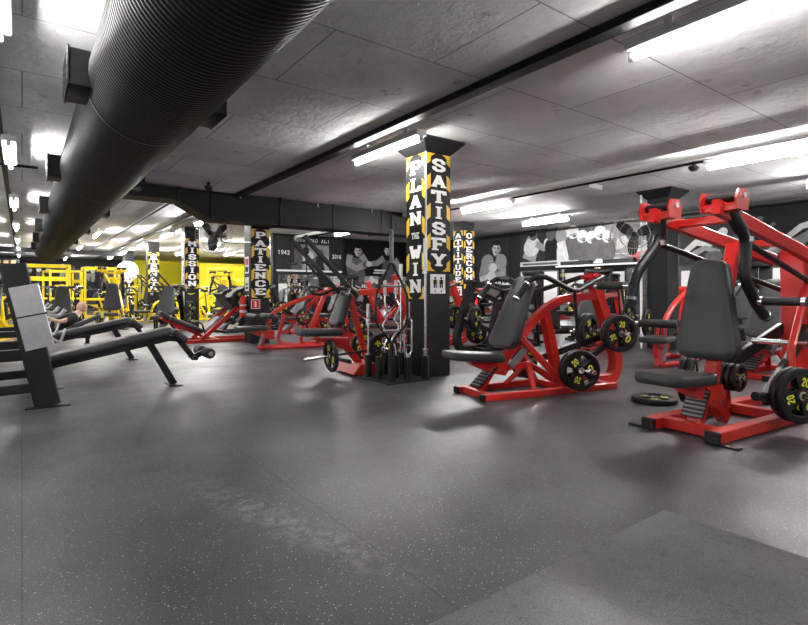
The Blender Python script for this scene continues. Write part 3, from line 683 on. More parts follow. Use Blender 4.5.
# mirrors under the posters, white board, shelf rail
def mirror(label, lo, hi, group):
    b = B(); c = [(p+q)/2 for p, q in zip(lo, hi)]; s = [q-p for p, q in zip(lo, hi)]; b.box(c, s, .002)
    return tag(b.build('wall_mirror', 'mirror'), label, 'mirror', group)
for i in range(3):
    mirror('wall mirror %s under the posters on the far wall' % ('left of the others', 'between two others', 'at the corner')[i], (6.95+2.05*i, yb-.012, .08), (8.97+2.05*i, yb, 1.7), 'mirrors along the poster walls')
for i, (ya, yz, nm) in enumerate(((16.3, 14.0, 'nearest the corner, on the wall of sports posters'), (13.9, 11.6, 'under the poster of the boxer with crossed fists'), (9.9, 7.8, 'under the football team poster'))):
    mirror('wall mirror ' + nm, (xr-.012, yz, .08), (xr, ya, 1.2 if i == 1 else 1.8), 'mirrors along the poster walls')
t = thing('white_board', 'white board under the poster of the boxer leaning on ropes', 'board', (xr, 10.7, .75))
b = B(); b.box((-.015, 0, .5), (.025, 1.45, 1.0), .003); b.build('panel', 'white', t)
b = B(); 
for z in (0, 1.0): b.box((-.02, 0, z), (.035, 1.5, .04), .003)
for s in (-1, 1): b.box((-.02, .73*s, .5), (.035, .04, 1.04), .003)
b.build('frame', 'greymetal', t)
b = B(); b.box((xr-.12, 8.55, 1.86), (.22, 2.7, .05), .004); tag(b.build('wall_shelf', 'white'), 'long pale shelf under the football and glove posters', 'shelf')
for (ya, l_), w_ in (((9.25, 'black flat box on the pale shelf under the football poster'), 1.0), ((7.9, 'black flat box on the pale shelf under the glove poster'), .9)):
    b = B(); b.box((xr-.12, ya, 1.945), (.16, w_, .12), .01); tag(b.build('speaker_box', 'black'), l_, 'box')
t = struct(slab('wall_panel', (xr-.02, 1.4, .1), (xr, 6.3, 1.62), 'wallwhite'))

# ------------------------------------------------------------------ cage fans
def fan(label, loc, rz, mount, rad=.4, white=False):
    """fan whose air blows along its local -y"""
    t = thing('wall_fan', label, 'fan', loc, rz)
    w = 'fanwhite' if white else 'wire'
    b = B()
    for yy, r in ((-.11, rad), (.05, rad), (-.135, rad*.62), (-.14, rad*.3), (.085, rad*.6)):
        b.lathe((0, yy, 0), (0, 1, 0), [(r+.006*math.cos(a), .006*math.sin(a)) for a in [2*PI*j/6 for j in range(6)]], 36, closed=True)
    for j in range(44):
        a = 2*PI*j/44; c, s = math.cos(a), math.sin(a)
        P = lambda r, yy: (r*c, yy, r*s)
        b.tube([P(.05, -.142), P(rad*.6, -.136), P(rad, -.11), P(rad, .05), P(rad*.6, .085), P(.09, .1)], .0028 if not white else .011, 4)
    b.build('cage', w, t)
    b = B()
    for k in range(3):
        a0 = 2*PI*k/3+.4; rings = []
        for q in range(6):
            r = .05+(rad*.88-.05)*q/5; wd = .04+.06*math.sin(PI*min(1, q/5*.85+.08)); tw = .09*(1-.5*q/5)
            rings.append([V((r*math.cos(a0+e*wd/max(r, .12)), e*tw*.5-.03+d, r*math.sin(a0+e*wd/max(r, .12)))) for e, d in ((-1, 0), (0, .008), (1, 0), (1, .004), (0, .012), (-1, .004))])
        b.loft(rings)
    b.build('blades', 'fanwhite' if white else 'black', t)
    b = B(); b.lathe((0, -.15, 0), (0, 1, 0), [(.03, 0), (.055, .01), (.055, .1), (.04, .12)], 18); b.build('hub', w if white else 'black', t)
    b = B(); b.lathe((0, .06, 0), (0, 1, 0), [(.06, 0), (.075, .02), (.078, .2), (.06, .24)], 18); b.build('motor', 'black', t)
    b = B(); b.tube([(0, .2, -.06), (0, .22, -.14)]+[V(m_) for m_ in mount], .016, 8, .06); b.build('mount_arm', 'black', t)
    return t
fan('dark cage fan on an arm of the PATIENCE pillar, in front of the far lamps', (3.2, 10.95, 2.3), -55, [(.12, .42, -.16), (.52, .44, -.16), (.62, .48, -.16)])
fan('white round fan above the WISDOM sign', (3.95, 27.1, 2.06), -8, [(.05, .45, -.12), (.06, .62, -.12)], rad=.46, white=True)
fan('large dark cage fan on the brick pillar', (9.35, 5.35, 2.18), -62, [(.05, .42, -.14), (.1, .5, -.14)], rad=.43)
# ------------------------------------------------------------------ weight plates
def plate_builder(R=.215, th=.05, num='20'):
    b = B(); k = R/.215
    b.lathe((0, 0, 0), (0, 0, 1), [(.158*k, -th*.36), (.165*k, -th*.5), (R-.012, -th*.5), (R, -th*.3), (R, th*.3), (R-.012, th*.5), (.165*k, th*.5), (.158*k, th*.36)], 40, closed=True)
    b.lathe((0, 0, 0), (0, 0, 1), [(.027, -th*.5), (.05*k, -th*.5), (.056*k, -th*.3), (.056*k, th*.3), (.05*k, th*.5), (.027, th*.5)], 24, closed=True)
    for q in range(3):
        a0 = math.radians(90+120*q-37); a1 = math.radians(90+120*q+37); N = 7
        ring = [(r*math.cos(a0+(a1-a0)*i/N), r*math.sin(a0+(a1-a0)*i/N)) for r, seq in ((.05*k, range(N+1)), (.162*k, range(N, -1, -1))) for i in seq]
        t2 = th*.3
        vs = [(x, y, -t2) for x, y in ring]+[(x, y, t2) for x, y in ring]; n = len(ring); fs = []
        for i in range(N):
            j = n-1-i
            fs += [(i, i+1, j-1, j), (n+i, n+j, n+j-1, n+i+1)]
        for i in range(n): fs.append((i, (i+1) % n, n+(i+1) % n, n+i))
        b.add(vs, fs)
        for s in (1, -1):
            am = math.radians(90+120*q); c = V((math.cos(am), math.sin(am), 0)); tn = V((-c.y, c.x, 0))*(-s)
            o = c*(.107*k)+V((0, 0, s*(t2+.002)))
            if q < 2:
                w = .033*k; word(b, num, o-tn*(w*1.08)-c*(.032*k), tn, c, w, .064*k, .12, mi=1, th=1.5, plain=True)
            else:
                b.flat([(.043*k*math.cos(e), .03*k*math.sin(e)) for e in [2*PI*i/16 for i in range(16)]], o, tn, c, 1)
                b.flat([(.03*k*math.cos(e), .012*k*math.sin(e)) for e in [2*PI*i/12 for i in range(12)]], o+V((0, 0, s*.001)), tn, c, 0)
    return b
PL = {}
def weight_plate(label, mtx, size='big', group=None):
    if size not in PL:
        R, th, num = dict(big=(.215, .05, '20'), mid=(.165, .042, '10'), small=(.115, .036, '5'))[size]
        o = plate_builder(R, th, num).build('weight_plate', ['rubber', 'limeprint'])
        b = B(); b.lathe((0, 0, 0), (0, 0, 1), [(.0255, -th*.5-.001), (.034, -th*.5-.001), (.034, th*.5+.001), (.0255, th*.5+.001)], 20, closed=True); s = b.build('hub_ring', 'steel', o)
        PL[size] = (o, s, th)
    else:
        o0, s0, _ = PL[size]
        o = o0.copy(); C.objects.link(o); s = s0.copy(); C.objects.link(s); s.parent = o
    o.matrix_world = mtx
    return tag(o, label, 'weight plate', group or 'weight plates loaded on the machines')
def plates(root, pos, ax, n, where, size='big', spin=20, gap=.058):
    """n plates pushed onto a peg of root, from pos outwards along ax (both in root's own space)"""
    Mx = rmat(root); p = V(pos); a = V(ax).normalized()
    ref = V((0, 0, 1)) if abs(a.z) < .9 else V((1, 0, 0))
    ux = ref.cross(a).normalized(); uy = a.cross(ux)
    for i in range(n):
        r = Matrix((ux, uy, a)).transposed().to_4x4() @ Matrix.Rotation(math.radians(spin+13*i), 4, 'Z')
        nm = {1: '', 2: ('inner ', 'outer ')[min(i, 1)]}.get(n, ('innermost ', 'middle ', 'outermost ')[min(i, 2)]) if n <= 3 else ''
        weight_plate('%sblack weight plate on %s' % (nm, where), Mx @ Matrix.Translation(p+a*(gap*i)) @ r, size)

# ------------------------------------------------------------------ machines (x = backwards from the seat, y = sideways, z = up)
KEEP = {'tread_rib', 'instruction_plate', 'shaft', 'hexagon_frame'}
def P(root, name, m, fn):
    b = B(); fn(b)
    out = None
    for c in ([b] if name in KEEP else b.islands()):
        o = c.build(name, m, root); out = out or o
    return out
def peg(b, p, ax, L, r=.0245):
    p, a = V(p), V(ax).normalized(); b.cyl(p, p+a*L, r, 14, c=.004)
def tread(root, x0, z0, x1, z1, w, parent_name='foot_plate', fm='red'):
    d = V((x1-x0, 0, z1-z0)); L = d.length; d.normalize(); nn = V((-d.z, 0, d.x))
    f = P(root, parent_name, 'black', lambda b: b.prism([(-w/2, 0), (w/2, 0), (w/2, L), (-w/2, L)], V((x0, 0, z0)), V((0, -1, 0)), d, .02))
    def ribs(b):
        for i in range(7): b.box(V((x0, 0, z0))+d*(L*(i+.5)/7)+nn*.012, (.024, w, .018), .003, Matrix.Rotation(-math.atan2(d.z, d.x), 3, 'Y'))
    P(f, 'tread_rib', 'greymetal', ribs)

def press_machine(fm, label, loc, rz, cat='gym machine', group=None, detail=True):
    t = thing('chest_press_machine', label, cat, loc, rz, group)
    for s, nm in ((-1, 'near'), (1, 'far')):
        P(t, 'base_rail', fm, lambda b: b.rect([(-.02, s*.25, .036), (1.75, s*.29, .036)], .075, .07))
        P(t, 'rail_cap', 'black', lambda b: b.box((-.035, s*.25, .036), (.03, .08, .074), .004))
    P(t, 'cross_rail', fm, lambda b: b.rect([(.06, -.22, .036), (.06, .22, .036)], .075, .068))
    P(t, 'cross_rail', fm, lambda b: b.rect([(1.12, -.26, .036), (1.12, .26, .036)], .07, .068))
    P(t, 'cross_rail', fm, lambda b: b.rect([(1.66, -.3, .038), (1.66, .3, .038)], .075, .07))
    tread(t, .04, .1, .27, .3, .17)
    P(t, 'seat_strut', fm, lambda b: b.rect([(.09, 0, .05), (.3, 0, .33)], .075, .06, side=(0, 1, 0)))
    P(t, 'seat_bracket', fm, lambda b: (b.prism([(-.1, .4), (.42, .36), (.47, .29), (.4, .2), (.26, .23), (0, .33)], (0, .045, 0), (1, 0, 0), (0, 0, 1), .09),))
    P(t, 'bolt', 'chrome', lambda b: [b.cyl((x, -.062, z), (x, -.045, z), .012, 8) for x, z in ((.3, .27), (.38, .25), (.4, .32))])
    P(t, 'seat', 'vinyl', lambda b: b.pad(rrect(-.17, -.32, .17, .33, .07, top=.92), (.02, 0, .425), (0, -1, 0), (1, 0, -.09), .085, .022))
    th = math.atan2(.73, .33)
    P(t, 'backrest', 'vinyl', lambda b: b.pad(rrect(-.225, 0, .225, .84, .1, top=.7), (.37, 0, .5), (0, -1, 0), (math.cos(th), 0, math.sin(th)), .1, .028))
    P(t, 'backrest_plate', 'black', lambda b: b.prism([(-.12, .12), (.12, .12), (.09, .7), (-.09, .7)], V((.37, 0, .5))+V((.062, 0, -.028)), (0, -1, 0), (math.cos(th), 0, math.sin(th)), -.012))
    P(t, 'main_beam', fm, lambda b: b.rect([(.34, 0, .3), (.86, 0, .84), (1.2, 0, 1.03), (1.74, 0, 1.05)], .085, .085, side=(0, 1, 0), bend=.22))
    P(t, 'rear_upright', fm, lambda b: b.rect([(1.68, 0, 1.3), (1.93, 0, .7), (2.1, 0, .26), (2.02, 0, .05), (1.6, 0, .045)], .12, .12, side=(0, 1, 0), bend=.2))
    P(t, 'center_post', fm, lambda b: b.rect([(.96, 0, .9), (1.18, 0, .05)], .1, .1, side=(0, 1, 0)))
    for s in (-1, 1):
        P(t, 'brace', fm, lambda b: b.rect([(.6, s*.05, .6), (1.05, s*.27, .05)], .075, .07))
        P(t, 'brace', fm, lambda b: b.rect([(.72, s*.02, .3), (.62, s*.24, .06)], .05, .05))
    P(t, 'lower_beam', fm, lambda b: b.rect([(.42, 0, .28), (.75, 0, .3), (1.1, 0, .1)], .06, .06, side=(0, 1, 0)))
    P(t, 'seat_adjuster', 'greymetal', lambda b: b.rect([(.45, -.06, .3), (.66, -.06, .48)], .04, .07, side=(0, 1, 0)))
    P(t, 'arm_pivot', fm, lambda b: (b.cyl((1.69, -.17, 1.28), (1.69, .17, 1.28), .03, 18), b.box((1.7, 0, 1.24), (.12, .1, .16))))
    for s in (-1, 1):
        y = s*.33
        P(t, 'lever_arm', 'black', lambda b: b.tube([(1.68, s*.17, 1.28), (1.1, y, 1.1), (.68, y, 1.27), (.5, y, 1.24), (.34, y, 1.06)], .029, 12, .1))
        P(t, 'grip', 'foam', lambda b: b.cyl((.44, y, 1.17), (.325, y, 1.04), .036, 14, c=.006))
        P(t, 'grip_collar', 'chrome', lambda b: (b.cyl((.325, y, 1.04), (.312, y, 1.025), .038, 14), b.cyl((.46, y, 1.19), (.448, y, 1.177), .038, 14)))
        g = P(t, 'grip', 'foam', lambda b: b.cyl((.6, y, 1.25), (.6, y-s*.2, 1.23), .032, 14, c=.006))
        P(t, 'push_rod', 'black', lambda b: b.tube([(1.1, y, 1.1), (1.17, y, .45)], .02, 10))
        P(t, 'plate_lever', 'black', lambda b: b.rect([(1.95, s*.1, .55), (1.16, s*.32, .3)], .04, .08))
        P(t, 'plate_peg', 'chrome', lambda b: peg(b, (1.15, s*.33, .275), (-.3, s*.95, 0), .36))
        P(t, 'plate_peg', 'chrome', lambda b: peg(b, (1.93, s*.06, .62), (-.3, s*.95, 0), .38))
    P(t, 'roller_stop', 'black', lambda b: b.cyl((1.28, -.12, .86), (1.28, .12, .86), .025, 12))
    return t

def pulldown_machine(fm, label, loc, rz, group=None):
    t = thing('pulldown_machine', label, 'gym machine', loc, rz, group)
    for s in (-1, 1):
        P(t, 'base_rail', fm, lambda b: b.rect([(0, s*.25, .05), (2.1, s*.25, .05)], .1, .085))
        P(t, 'rail_cap', 'black', lambda b: b.box((-.02, s*.25, .05), (.04, .106, .09), .005))
        P(t, 'floor_tab', 'black', lambda b: b.box((.0, s*.36, .008), (.06, .14, .014), .004))
    P(t, 'cross_rail', fm, lambda b: b.rect([(.14, -.2, .05), (.14, .2, .05)], .1, .08))
    P(t, 'cross_rail', fm, lambda b: b.rect([(1.15, -.2, .05), (1.15, .2, .05)], .09, .08))
    P(t, 'cross_rail', fm, lambda b: b.rect([(2.02, -.2, .05), (2.02, .2, .05)], .1, .08))
    tread(t, .16, .12, .27, .33, .17)
    P(t, 'seat_strut', fm, lambda b: b.rect([(.2, 0, .08), (.3, 0, .36)], .12, .06, side=(0, 1, 0)))
    P(t, 'seat_bracket', fm, lambda b: (b.prism([(-.08, .4), (.5, .36), (.55, .28), (.46, .16), (.3, .22), (.05, .33)], (0, .05, 0), (1, 0, 0), (0, 0, 1), .1), b.rect([(.42, 0, .25), (.62, 0, .06)], .09, .09, side=(0, 1, 0))))
    P(t, 'bolt', 'chrome', lambda b: [b.cyl((x, -.066, z), (x, -.05, z), .012, 8) for x, z in ((.36, .24), (.44, .22), (.47, .3))])
    P(t, 'seat', 'vinyl', lambda b: b.pad(rrect(-.19, -.32, .19, .28, .08, top=.92), (-.02, 0, .445), (0, -1, 0), (1, 0, -.06), .09, .024))
    P(t, 'backrest', 'vinyl', lambda b: b.pad(rrect(-.245, 0, .245, .8, .1, top=.6), (.37, 0, .56), (0, -1, 0), (.06, 0, 1), .12, .03))
    P(t, 'backrest_post', fm, lambda b: b.rect([(.42, 0, .36), (.53, 0, .75), (.78, 0, 1.5)], .1, .07, side=(0, 1, 0)))
    P(t, 'rear_column', fm, lambda b: b.rect([(2.0, 0, .06), (1.93, 0, 1.5)], .2, .24, side=(0, 1, 0)))
    P(t, 'rear_brace', fm, lambda b: b.tube([(1.2, -.24, .1), (1.22, -.24, .62), (1.86, -.1, 1.15)], .03, 10, .08))
    P(t, 'column_peg', 'chrome', lambda b: b.cyl((1.3, -.33, .66), (1.3, .1, .66), .024, 14))
    for s in (-1, 1):
        y = s*.25
        P(t, 'top_beam', fm, lambda b: b.rect([(.02, y, 1.72), (1.85, y*.65, 1.41)], .06, .11, side=(0, 1, 0)))
        P(t, 'pivot_bracket', fm, lambda b: (b.box((.12, y, 1.715), (.09, .24, .06), .006),) + tuple(b.prism([(.05, 1.69), (.2, 1.69), (.22, 1.77), (.18, 1.84), (.08, 1.84), (.04, 1.77)], (0, y+q*.125+.008, 0), (1, 0, 0), (0, 0, 1), .016) for q in (-1, 1)))
        P(t, 'pivot_roller', 'foam', lambda b: b.cyl((.13, y-.115, 1.79), (.13, y+.115, 1.79), .034, 18, c=.005))
        P(t, 'pivot_bolt', 'chrome', lambda b: (b.cyl((.13, y-.15, 1.79), (.13, y-.13, 1.79), .022, 12), b.cyl((.13, y+.13, 1.79), (.13, y+.15, 1.79), .022, 12)))
        if s < 0: pts = [(.13, y, 1.77), (.42, y-.02, 1.5), (.36, y-.03, 1.2), (.56, y-.03, .98), (.7, y-.03, .9)]; gp = (.52, y-.04, 1.03); rod = ((.4, y-.02, 1.48), (1.88, y*.45, 1.2))
        else: pts = [(.13, y, 1.77), (.12, y, 1.5), (-.16, y+.02, 1.24), (-.22, y+.02, 1.0)]; gp = (-.2, y+.03, 1.15); rod = ((.12, y, 1.49), (1.88, y*.45, 1.12))
        P(t, 'swing_arm', 'black', lambda b: b.tube(pts, .04, 14, .1))
        P(t, 'swing_arm_sleeve', 'foam', lambda b: b.tube([pts[0], (V(pts[0])*.25+V(pts[1])*.75)], .05, 14))
        P(t, 'arm_collar', 'chrome', lambda b: (b.cyl(V(pts[1])+V((0, 0, .02)), V(pts[1])-V((0, 0, .02)), .052, 14), b.cyl(V(gp)-V((0, s*.0, .0)), V(gp)+V((0, s*.05, 0)), .036, 14), b.cyl(V(pts[-1])*.85+V(pts[-2])*.15, V(pts[-1])*.75+V(pts[-2])*.25, .046, 14)))
        P(t, 'grip', 'foam', lambda b: b.cyl(V(gp)+V((0, s*.03, 0)), V(gp)+V((0, s*.3, 0)), .032, 14, c=.006))
        P(t, 'grip_cap', 'chrome', lambda b: b.cyl(V(gp)+V((0, s*.3, 0)), V(gp)+V((0, s*.33, 0)), .034, 14))
        P(t, 'link_rod', 'black', lambda b: b.tube(rod, .024, 10))
        P(t, 'plate_lever', 'black', lambda b: (b.rect([(1.86, s*.1, .75), (.68, s*.28, .26)], .05, .11), b.cyl((.66, s*.28, .27), (.52, s*.28, .3), .035, 14, c=.006)))
        P(t, 'plate_peg', 'chrome', lambda b: peg(b, (.9, s*.28, .3), (-.35, s*.93, 0), .42))
    P(t, 'cross_bar', fm, lambda b: b.rect([(.36, -.23, 1.665), (.36, .23, 1.665)], .09, .06))
    P(t, 'cross_bar', fm, lambda b: b.rect([(1.15, -.2, 1.52), (1.15, .2, 1.52)], .09, .06))
    P(t, 'name_plate', 'black', lambda b: b.box((.36, .06, 1.7), (.05, .16, .008), .002))
    P(t, 'storage_peg', 'chrome', lambda b: peg(b, (.8, .12, .38), (0, -1, 0), .2))
    P(t, 'storage_post', fm, lambda b: b.rect([(.84, .1, .1), (.8, .1, .42)], .07, .07))
    return t

def leg_press_machine(fm, label, loc, rz, group=None):
    t = thing('leg_press_machine', label, 'gym machine', loc, rz, group)
    for s in (-1, 1):
        y = s*.34
        P(t, 'base_rail', fm, lambda b: b.rect([(-.25, y, .04), (1.75, y, .04)], .07, .07))
        P(t, 'guide_rail', fm, lambda b: b.rect([(.1, y, .06), (1.35, y, 1.15)], .075, .085, side=(0, 1, 0)))
        P(t, 'guide_rod', 'chrome', lambda b: b.cyl((.4, y*.7, .42), (1.3, y*.7, 1.2), .02, 10))
        P(t, 'rear_post', fm, lambda b: b.rect([(1.7, y, .06), (1.32, y, 1.14)], .07, .07, side=(0, 1, 0)))
        P(t, 'plate_peg', 'chrome', lambda b: peg(b, (.95, s*.3, .96), (0, s, 0), .42))
    for x in (-.22, .5, 1.7): P(t, 'cross_rail', fm, lambda b: b.rect([(x, -.31, .04), (x, .31, .04)], .07, .065))
    P(t, 'cross_bar', fm, lambda b: b.rect([(1.33, -.31, 1.14), (1.33, .31, 1.14)], .08, .08))
    P(t, 'seat_frame', fm, lambda b: (b.rect([(-.62, 0, .55), (.22, 0, .12)], .1, .06, side=(0, 1, 0)), b.rect([(-.2, 0, .05), (-.35, 0, .4)], .07, .06, side=(0, 1, 0))))
    P(t, 'backrest', 'vinyl', lambda b: b.pad(rrect(-.2, -.36, .2, .36, .06), (-.12, 0, .38), (0, -1, 0), (.9, 0, -.42), .1, .025))
    P(t, 'headrest', 'vinyl', lambda b: b.pad(rrect(-.16, -.12, .16, .12, .05), (-.57, 0, .6), (0, -1, 0), (.8, 0, -.6), .1, .025))
    P(t, 'seat', 'padgrey', lambda b: b.pad(rrect(-.2, -.24, .2, .24, .06), (.43, 0, .38), (0, -1, 0), (.75, 0, .62), .09, .025))
    P(t, 'sled', 'black', lambda b: (b.rect([(.68, 0, .98), (.98, 0, .72)], .6, .04, side=(0, 1, 0)), b.rect([(.75, 0, .95), (1.1, 0, 1.2)], .5, .06, side=(0, 1, 0)), b.box((.95, 0, .98), (.1, .62, .1))))
    P(t, 'foot_plate', 'black', lambda b: b.prism([(-.36, 0), (.36, 0), (.36, .52), (-.36, .52)], (.86, 0, .66), (0, -1, 0), (-.62, 0, .78), -.03))
    P(t, 'handle', 'foam', lambda b: [b.tube([(.2, s*.3, .2), (.12, s*.36, .42), (.0, s*.36, .46)], .018, 8, .05) for s in (-1, 1)])
    return t

def leg_extension_machine(fm, label, loc, rz, group=None):
    t = thing('leg_curl_machine', label, 'gym machine', loc, rz, group)
    for s in (-1, 1): P(t, 'base_rail', fm, lambda b: b.tube([(0, s*.05, .04), (.5, s*.2, .04), (1.45, s*.26, .04)], .035, 10, .15))
    P(t, 'cross_rail', fm, lambda b: b.rect([(1.3, -.26, .04), (1.3, .26, .04)], .07, .06))
    P(t, 'front_post', fm, lambda b: (b.rect([(.04, 0, .05), (.12, 0, .4)], .08, .07, side=(0, 1, 0)),))
    P(t, 'gas_strut', 'greymetal', lambda b: b.cyl((.0, -.05, .1), (.06, -.05, .32), .025, 10))
    P(t, 'seat_bracket', fm, lambda b: b.prism([(-.25, .36), (.28, .36), (.3, .28), (.18, .2), (.04, .26)], (0, .05, 0), (1, 0, 0), (0, 0, 1), .1))
    P(t, 'seat', 'vinyl', lambda b: b.pad(rrect(-.19, -.3, .19, .26, .07), (-.12, 0, .42), (0, -1, 0), (1, 0, 0), .08, .02))
    P(t, 'main_arm', fm, lambda b: b.tube([(.16, 0, .4), (.24, 0, .68), (.62, 0, .87), (1.5, 0, 1.14)], .042, 12, .15))
    P(t, 'arm_joint', fm, lambda b: b.cyl((1.48, -.1, 1.13), (1.48, .1, 1.13), .065, 16))
    P(t, 'diagonal_post', fm, lambda b: b.rect([(1.4, 0, 1.06), (1.1, 0, .4), (1.28, 0, .06)], .09, .08, side=(0, 1, 0), bend=.08))
    for s in (-1, 1):
        P(t, 'curved_leg', fm, lambda b: b.tube([(.74-.15*s, s*.2, .66), (.6-.15*s, s*.2, .12), (.85-.15*s, s*.2, .04), (1.4, s*.22, .04)], .036, 10, .16))
        P(t, 'thigh_roller', 'foam', lambda b: b.cyl((.02+.14*s, -.26, .64), (.02+.14*s, .26, .64), .055, 16, c=.012))
        P(t, 'plate_peg', 'chrome', lambda b: peg(b, (.62-.15*s, s*.2, .62), (0, s, 0), .3))
    P(t, 'roller_bar', 'chrome', lambda b: b.cyl((-.12, 0, .64), (.24, 0, .64), .02, 10))
    P(t, 'handle', 'black', lambda b: b.tube([(.1, -.22, .5), (.3, -.24, .52), (.3, -.1, .46)], .016, 8, .05))
    return t

def row_machine(fm, label, loc, rz, group=None):
    t = thing('row_machine', label, 'gym machine', loc, rz, group)
    for s in (-1, 1): P(t, 'base_rail', fm, lambda b: b.rect([(-.2, s*.26, .04), (1.25, s*.26, .04)], .075, .07))
    P(t, 'front_plate', fm, lambda b: b.prism([(-.25, .02), (.2, .02), (.2, .14), (-.15, .14)], (0, .3, 0), (1, 0, 0), (0, 0, 1), .6))
    P(t, 'cross_rail', fm, lambda b: b.rect([(1.15, -.26, .04), (1.15, .26, .04)], .075, .068))
    P(t, 'seat_bracket', fm, lambda b: (b.prism([(-.75, .5), (-.2, .48), (-.16, .34), (-.3, .34), (-.5, .42)], (0, .05, 0), (1, 0, 0), (0, 0, 1), .1), b.rect([(-.26, 0, .42), (.0, 0, .1)], .09, .08, side=(0, 1, 0))))
    P(t, 'seat', 'vinyl', lambda b: b.pad(rrect(-.17, -.3, .17, .3, .07), (-.6, 0, .57), (0, -1, 0), (1, 0, -.02), .085, .022))
    P(t, 'backrest', 'vinyl', lambda b: b.pad(rrect(-.17, 0, .17, .5, .08, top=.8), (-.38, 0, .64), (0, -1, 0), (.36, 0, .93), .1, .028))
    P(t, 'main_post', fm, lambda b: b.rect([(.12, 0, .1), (-.08, 0, .75), (-.18, 0, 1.12)], .07, .07, side=(0, 1, 0), bend=.1))
    P(t, 'rear_post', fm, lambda b: b.rect([(.95, 0, .06), (.55, 0, 1.35)], .1, .1, side=(0, 1, 0)))
    P(t, 'top_beam', fm, lambda b: b.rect([(-.15, 0, 1.08), (.62, 0, 1.14)], .08, .08, side=(0, 1, 0)))
    for s in (-1, 1):
        y = s*.24
        P(t, 'brace', fm, lambda b: b.rect([(.6, s*.05, 1.0), (1.1, s*.26, .06)], .06, .06))
        P(t, 'lever_arm', 'black', lambda b: b.rect([(-.12, y, 1.0), (-.34, y, 1.22), (-.9, y, 1.8)], .045, .055, side=(0, 1, 0)))
        hb = P(t, 'hanging_handle', 'black', lambda b: (b.tube([(-.87, y, 1.76), (-.87, y, 1.48)], .014, 8), b.tube([(-.87, y-.12, 1.47), (-.87, y+.12, 1.47)], .02, 10)))
        P(t, 'pivot', 'chrome', lambda b: b.cyl((-.14, y-.05, 1.02), (-.14, y+.05, 1.02), .04, 14))
        P(t, 'handle_bar', 'black', lambda b: b.tube([(.0, 0, 1.1), (-.25, s*.2, 1.16), (-.4, s*.42, 1.06), (-.5, s*.5, 1.08)], .022, 10, .06))
        P(t, 'plate_peg', 'chrome', lambda b: peg(b, (.2, s*.12, .34), (-.1, s, 0), .42))
    P(t, 'long_bar', 'black', lambda b: b.cyl((.75, -.1, .36), (-.4, -.1, .27), .016, 10))
    P(t, 'bar_sleeve', 'chrome', lambda b: b.cyl((-.4, -.1, .27), (-.86, -.1, .235), .0245, 14, c=.003))
    P(t, 'foot_rest', 'black', lambda b: b.tube([(-.3, -.3, .2), (-.3, .3, .2)], .03, 10))
    return t

def power_rack(fm, label, loc, rz, group=None):
    t = thing('power_rack', label, 'gym rack', loc, rz, group)
    for x in (-.6, .6):
        for y in (-.65, .65): P(t, 'upright', fm, lambda b: b.rect([(x, y, 0), (x, y, 2.1)], .08, .08, side=(0, 1, 0)))
        P(t, 'top_beam', fm, lambda b: b.rect([(x, -.61, 2.06), (x, .61, 2.06)], .08, .08))
    for y in (-.65, .65):
        for z in (.1, .8, 2.06): P(t, 'side_beam', fm, lambda b: b.rect([(-.56, y, z), (.56, y, z)], .07, .08))
        P(t, 'storage_peg', 'chrome', lambda b: peg(b, (.6, y, 1.2), (0, 1 if y > 0 else -1, 0), .3))
    P(t, 'barbell', 'chrome', lambda b: (b.cyl((-.68, -1.05, 1.3), (-.68, 1.05, 1.3), .015, 10), b.cyl((-.68, -1.05, 1.3), (-.68, -.66, 1.3), .024, 12), b.cyl((-.68, .66, 1.3), (-.68, 1.05, 1.3), .024, 12)))
    P(t, 'bar_hook', 'black', lambda b: [b.box((-.66, s*.65, 1.26), (.14, .06, .08)) for s in (-1, 1)])
    P(t, 'pull_up_bar', 'black', lambda b: b.cyl((-.6, -.6, 1.95), (-.6, .6, 1.95), .018, 10))
    P(t, 'back_panel', fm, lambda b: b.rect([(.6, -.61, 1.6), (.6, .61, 1.6)], .06, .16))
    return t

